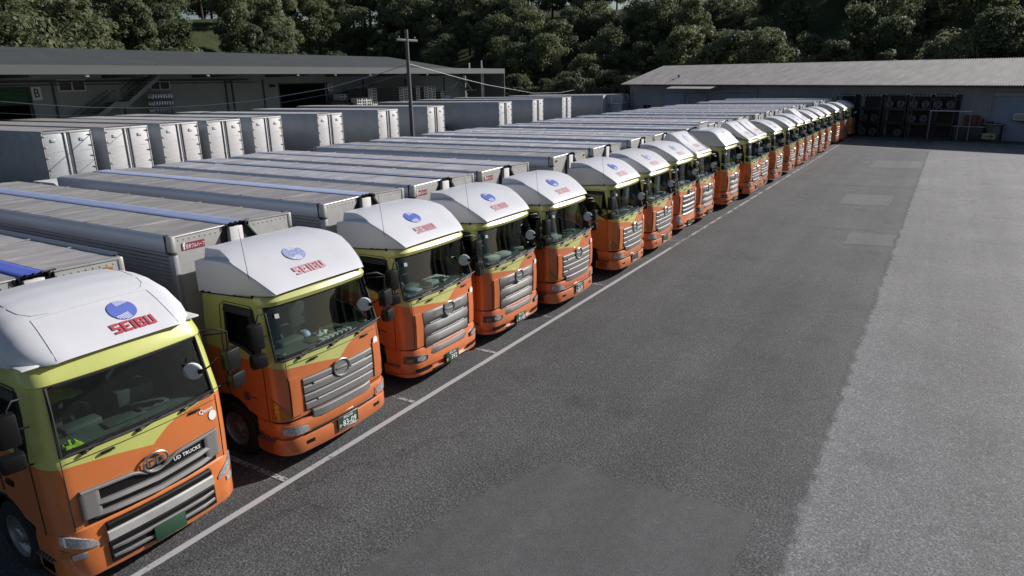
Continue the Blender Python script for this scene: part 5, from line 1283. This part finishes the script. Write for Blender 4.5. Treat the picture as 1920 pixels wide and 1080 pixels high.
# rail, generator, box, arrow board, wall box
t = root('guard_rail', SP(-2.6, -.1), 'pale tubular rail in front of the rightmost rack stack', 'railing', None, TH_S)
ob('rail', MB().tube([(-2.0, 0, 2.62), (1.55, 0, 2.60)], .05, 6).mesh('rail', MT['frame_white'], True), t)
for x in (-1.9, .6, 1.5): ob('post', MB().tube([(x, 0, 0), (x, 0, 2.6)], .04, 6).mesh('post', MT['shed_trim'], True), t)
MT['rust'] = mat('dull_red_paint', (.13, .035, .03), .6, 0, .4, 3, .3)
t = root('equipment_cabinet', SP(-1.2, .45, 1.3), 'dull red machine on a dark bench below the pale rail', 'machine', None, TH_S)
ob('housing', MB().box((0, 0, .48), (1.1, .7, .9), .05).box((.75, 0, .35), (.4, .6, .6), .04).mesh('housing', MT['rust'], True), t); ob('panel', MB().box((-.1, -.37, .55), (.5, .03, .4), .01).mesh('panel', MT['steel_dark'], True), t)
t = root('work_bench', SP(-1.2, .45), 'dark boxed bench under the dull red machine', 'bench', None, TH_S)
ob('bench_top', MB().box((0, 0, 1.26), (2.6, 1.1, .07), .01).mesh('bench_top', MT['shed_trim'], True), t); ob('bench_body', MB().box((0, .03, .61), (2.4, 1.0, 1.2), .02).mesh('bench_body', MT['steel_dark'], True), t)
MT['board'] = mat('arrow_board', (.36, .34, .17), .6, 0, .3, 4, .15)
t = root('arrow_board', SP(.62, -.2), 'low yellowish board with a black arrow pointing right', 'sign', None, TH_S)
ob('board', MB().box((0, 0, .48), (1.08, .04, .52), .01).mesh('board', MT['board'], True), t)
ob('arrow', MB().prism([(-.38, .455), (.18, .455), (.12, .37), (.22, .37), (.40, .48), (.22, .59), (.12, .59), (.18, .505), (-.38, .505)], 'y', -.03, -.022).mesh('arrow', MT['ink'], False), t)
for x in (-.4, .4): ob('leg', MB().box((x, .05, .25), (.05, .05, .5)).mesh('leg', MT['steel_dark'], False), t)
t = root('workbench', SP(.5, .8), 'cluttered dark bench behind the arrow board', 'bench', None, TH_S)
ob('bench_top', MB().box((0, 0, 1.5), (1.6, .7, .05)).mesh('bench_top', MT['shed_trim'], False), t)
ob('leg', MB().box((-.7, 0, .74), (.06, .5, 1.47)).box((.7, 0, .74), (.06, .5, 1.47)).mesh('leg', MT['steel_dark'], False), t)
ob('tool_box', MB().box((-.3, 0, 1.62), (.5, .35, .18), .03).box((.4, 0, 1.58), (.3, .3, .1), .02).mesh('tool_box', MT['steel_dark'], True), t)
t = root('cooling_unit', SP(2.75, .75, 1.85), 'white louvred unit mounted on the sliding shed door', 'air conditioner', None, TH_S)
ob('casing', MB().box((0, 0, .33), (1.5, .45, .62), .04).mesh('casing', MT['rack_pale'], True), t); ob('grille', MB().box((-.2, -.24, .33), (.9, .03, .42), .01).mesh('grille', MT['shed_trim'], True), t); ob('bracket', MB().box((0, 0, -.02), (1.6, .5, .06)).mesh('bracket', MT['steel_dark'], False), t)

# small grey hut left of the shed
MT['hut'] = mat('hut_sheet', (.33, .37, .43), .6, .2, .4, 1.5, .1)
t = root('storage_hut', (-29.6, 80.6, 0), 'small flat roofed blue grey hut beside the left end of the dark shed', 'hut')
ob('wall', MB().box((0, 0, 1.42), (4.5, 2.4, 2.84)).mesh('wall', MT['hut'], False), t); ob('roof', MB().box((0, 0, 2.93), (4.8, 2.7, .14), .03).mesh('roof', MT['alu_rail'], True), t)
hr = MB()
for k in range(8): hr.box((-2.1+k*.6, -1.205, 1.4), (.04, .03, 2.7))
ob('wall_rib', hr.mesh('wall_rib', MT['hut'], False), t)

# ================================================================== POLES AND WIRES
MT['pole'] = mat('concrete_pole', (.11, .11, .115), .7, 0, .3, 2, .15)
MT['pole_pale'] = mat('pale_pole', (.55, .55, .54), .6)
t = root('utility_pole', (-12.9, 18.2, 0), 'tall grey pole rising behind the middle of the truck roofs', 'pole')
ob('shaft', MB().tube([(0, 0, 0), (0, 0, 4), (0, 0, 8.6)], [.12, .105, .085], 12).mesh('shaft', MT['pole'], True), t)
ob('cross_arm', MB().box((0, 0, 8.1), (.1, 1.6, .12), .02).box((0, -.6, 8.22), (.09, .09, .12), .02).box((0, .6, 8.22), (.09, .09, .12), .02).mesh('cross_arm', MT['steel_dark'], True), t)
for x, y, lab in ((-47.2, 75.2, 'pale twin pole in front of the trees, right one of the far poles'), (-54.8, 83.0, 'pale single pole by the far stair landing')):
    t = root('utility_pole', (x, y, 0), lab, 'pole')
    ob('shaft', MB().tube([(0, 0, 0), (0, 0, 9)], .11, 8).mesh('shaft', MT['pole_pale'], True), t)
    if x > -50: ob('conduit', MB().tube([(.22, .1, 0), (.22, .1, 8)], .05, 6).mesh('conduit', MT['pole_pale'], True), t)
MT['wire'] = mat('wire_pale', (.42, .44, .44), .5)
MT['wire_d'] = mat('wire_dark', (.20, .21, .21), .6)
def wire(pts, r, m, lab): ob('overhead_wire', MB().tube(pts, r, 5).mesh('overhead_wire', MT[m], True), None, label=lab, cat='wire')
wire([(-46, 5.6, 6.9), (-40, 7.9, 5.95), (-35.96, 9.43, 5.54), (-33.65, 10.31, 5.34), (-30.43, 11.54, 5.13), (-27.91, 12.5, 5.06), (-26.35, 13.09, 5.06), (-24.05, 13.96, 5.13), (-20.92, 15.15, 5.34), (-17.03, 16.63, 5.90), (-14.25, 17.69, 6.58), (-12.9, 18.2, 6.98)], .02, 'wire', 'pale sagging wire running left from the tall pole')
wire([(-46, 8.7, 5.3), (-39.25, 10.65, 4.82), (-36.75, 11.36, 4.71), (-33.34, 12.34, 4.60), (-29.63, 13.41, 4.55), (-25.72, 14.53, 4.66), (-21.67, 15.69, 4.97), (-17.46, 16.89, 5.58), (-15.11, 17.57, 6.03), (-12.9, 18.2, 6.58)], .013, 'wire_d', 'thin dark lower wire running left from the tall pole')
wire([(-12.9, 18.2, 7.0), (-14.82, 23.28, 6.62), (-16.71, 28.26, 6.25), (-19.17, 34.74, 5.83), (-26.55, 54.22, 4.85), (-34.35, 74.81, 4.5), (-42, 95, 4.6)], .016, 'wire', 'pale wire running from the tall pole towards the trees')

# ================================================================== HILL AND TREES
def sstep(t): t = max(0.0, min(1.0, t)); return t*t*(3-2*t)
def hz(x, y):
    d = max(y-96-max(0, (x-20))*0.1, -x-100)
    return -.05 + 26*sstep(d/85) + (1.6*sin(x*.07)*cos(y*.05)+1.2*sin(x*.19+y*.11))*sstep(d/20)
nx, ny = 90, 70
rows = [[(-260+480*i/nx, -60+420*j/ny, hz(-260+480*i/nx, -60+420*j/ny)) for i in range(nx+1)] for j in range(ny+1)]
MT['soil'] = mat('undergrowth', (.045, .055, .02), .95, 0, .2, .3, .4)
ob('hill', MB().grid(rows).mesh('hill', MT['soil'], True, 180), kind='structure')
def leafmat(name, c1, c2):
    m = bpy.data.materials.new(name); m.use_nodes = True; n = m.node_tree.nodes; L = m.node_tree.links; b = n['Principled BSDF']
    b.inputs['Roughness'].default_value = .6; b.inputs['Specular IOR Level'].default_value = .25
    tc = n.new('ShaderNodeTexCoord'); t = n.new('ShaderNodeTexNoise'); t.inputs['Scale'].default_value = .9; t.inputs['Detail'].default_value = 3; L.new(tc.outputs['Object'], t.inputs['Vector'])
    oi = n.new('ShaderNodeObjectInfo'); ad = n.new('ShaderNodeMath'); ad.operation = 'MULTIPLY_ADD'; ad.inputs[1].default_value = .7; L.new(oi.outputs['Random'], ad.inputs[0])
    sb = n.new('ShaderNodeMath'); sb.operation = 'SUBTRACT'; sb.inputs[1].default_value = .35; L.new(t.outputs['Fac'], sb.inputs[0]); L.new(sb.outputs[0], ad.inputs[2])
    mx = n.new('ShaderNodeMix'); mx.data_type = 'RGBA'; mx.inputs['A'].default_value = (*c1, 1); mx.inputs['B'].default_value = (*c2, 1); L.new(ad.outputs[0], mx.inputs['Factor']); L.new(mx.outputs['Result'], b.inputs['Base Color'])
    tl = n.new('ShaderNodeBsdfTranslucent'); L.new(mx.outputs['Result'], tl.inputs['Color']); ms = n.new('ShaderNodeMixShader'); ms.inputs[0].default_value = .5
    L.new(b.outputs[0], ms.inputs[1]); L.new(tl.outputs[0], ms.inputs[2]); L.new(ms.outputs[0], n['Material Output'].inputs['Surface'])
    return m
MT['leaf'] = leafmat('leaf_green', (.105, .130, .075), (.20, .22, .11))
MT['leaf2'] = leafmat('leaf_pale', (.11, .125, .075), (.18, .19, .11))
MT['bark'] = mat('bark', (.06, .045, .035), .9)
def crown_mb(seed, R, H, z0, nclump, per, leaf):
    rn = random.Random(seed); mb = MB(); vs = []; fs = []
    for c in range(nclump):
        a = rn.uniform(0, 2*pi); h = rn.random(); rr = R*(.35+.65*sin(pi*min(.98, .12+h*.85)))*sqrt(rn.uniform(.15, 1))
        cx, cy, cz = rr*cos(a), rr*sin(a), z0+H*h; cr = R*rn.uniform(.22, .42)
        for k in range(per):
            u = rn.uniform(-1, 1); t = rn.uniform(0, 2*pi); q = cr*(rn.random()**.35); s = sqrt(1-u*u)
            p = Vector((cx+q*s*cos(t), cy+q*s*sin(t), cz+q*u*.8))
            nrm = Vector((s*cos(t)+rn.uniform(-.6, .6), s*sin(t)+rn.uniform(-.6, .6), u+rn.uniform(-.3, .8))).normalized()
            A = nrm.orthogonal().normalized(); B = nrm.cross(A); th = rn.uniform(0, pi); A, B = A*cos(th)+B*sin(th), B*cos(th)-A*sin(th)
            l = leaf*rn.uniform(.6, 1.4); o = len(vs)
            vs += [p-A*l*.5, p+B*l*.32, p+A*l*.5, p-B*l*.32]; fs.append((o, o+1, o+2, o+3))
    mb.v = [tuple(v) for v in vs]; mb.f = fs
    return mb
def raw(name, mb, m):
    me = bpy.data.meshes.new(name); me.from_pydata(mb.v, [], mb.f); me.materials.append(MT[m]); me.update(); return me
CR = [raw('crown', crown_mb(11+k, [3.4, 2.8, 4.0, 2.4][k], [5.5, 6.5, 5.0, 4.0][k], [3.0, 3.0, 2.6, 1.6][k], 42, 150, .36), ['leaf', 'leaf', 'leaf', 'leaf2'][k]) for k in range(4)]
def trunk_mb(h):
    mb = MB().tube([(0, 0, -.6), (.1, .05, h*.4), (0, .12, h*.75), (.1, 0, h)], [.28, .22, .14, .05], 7)
    for a in (0.5, 2.4, 4.4): mb.tube([(0.05, .05, h*.4), (1.2*cos(a), 1.2*sin(a), h*.65), (1.9*cos(a), 1.9*sin(a), h*.85)], [.12, .07, .02], 5)
    return mb
TRK = [trunk_mb([7.5, 8, 6.5, 4.5][k]).mesh('trunk', MT['bark']) for k in range(4)]
rt = random.Random(21); pts = []
def try_tree(x, y, k, sc, lab, grp):
    o = root('broadleaf_tree' if k < 3 else 'leafy_bush', (x, y, hz(x, y)), lab, 'tree' if k < 3 else 'bush', grp, rt.uniform(0, 6.28)); o.scale = (sc, sc, sc*rt.uniform(.9, 1.15))
    ob('crown', CR[k], o); ob('trunk', TRK[k], o)
def where(x, y):
    P = Vector((x, y, 8)) - _cp; u = 960 + _f*(P.dot(_R2))/P.dot(_F)
    z = 'left of the twin pole' if u < 905 else 'above the white trailers' if u < 1165 else 'over the left half of the shed' if u < 1560 else 'over the right half of the shed'
    return z
def lab_tree(k, x, y):
    d = 'front' if y < 118 else 'middle' if y < 142 else 'rear'
    return [f'dense dark tree in the {d} of the wood ', f'tall dark tree in the {d} of the wood ', f'broad spreading tree in the {d} of the wood ', 'pale leafy bush at the foot of the wood '][k] + where(x, y)
n = 0
while n < 185:
    x = rt.uniform(-125, 60); y = rt.uniform(97, 178)
    if any((x-a)**2+(y-b)**2 < 3.6**2 for a, b in pts): continue
    if x < -40-(y-97)*1.0 - 60: continue
    pts.append((x, y)); n += 1
    k = 3 if y < 103 else rt.choice((0, 1, 2, 0, 2))
    try_tree(x, y, k, rt.uniform(.8, 1.25), lab_tree(k, x, y), 'trees of the wood behind the yard' if k < 3 else 'bushes at the foot of the wood')
for q in range(46):
    x = rt.uniform(-72, -22); y = rt.uniform(92, 99) + (0 if x < -36 else 4)
    try_tree(x, y, 3, rt.uniform(.7, 1.1), lab_tree(3, x, y), 'bushes at the foot of the wood')
for q in range(110):
    x = rt.uniform(-215, -106); y = rt.uniform(-30, 200); k = rt.choice((0, 1, 2))
    try_tree(x, y, k, rt.uniform(1.3, 1.9), 'dark green tree on the slope behind the warehouse', 'trees on the slope behind the warehouse')
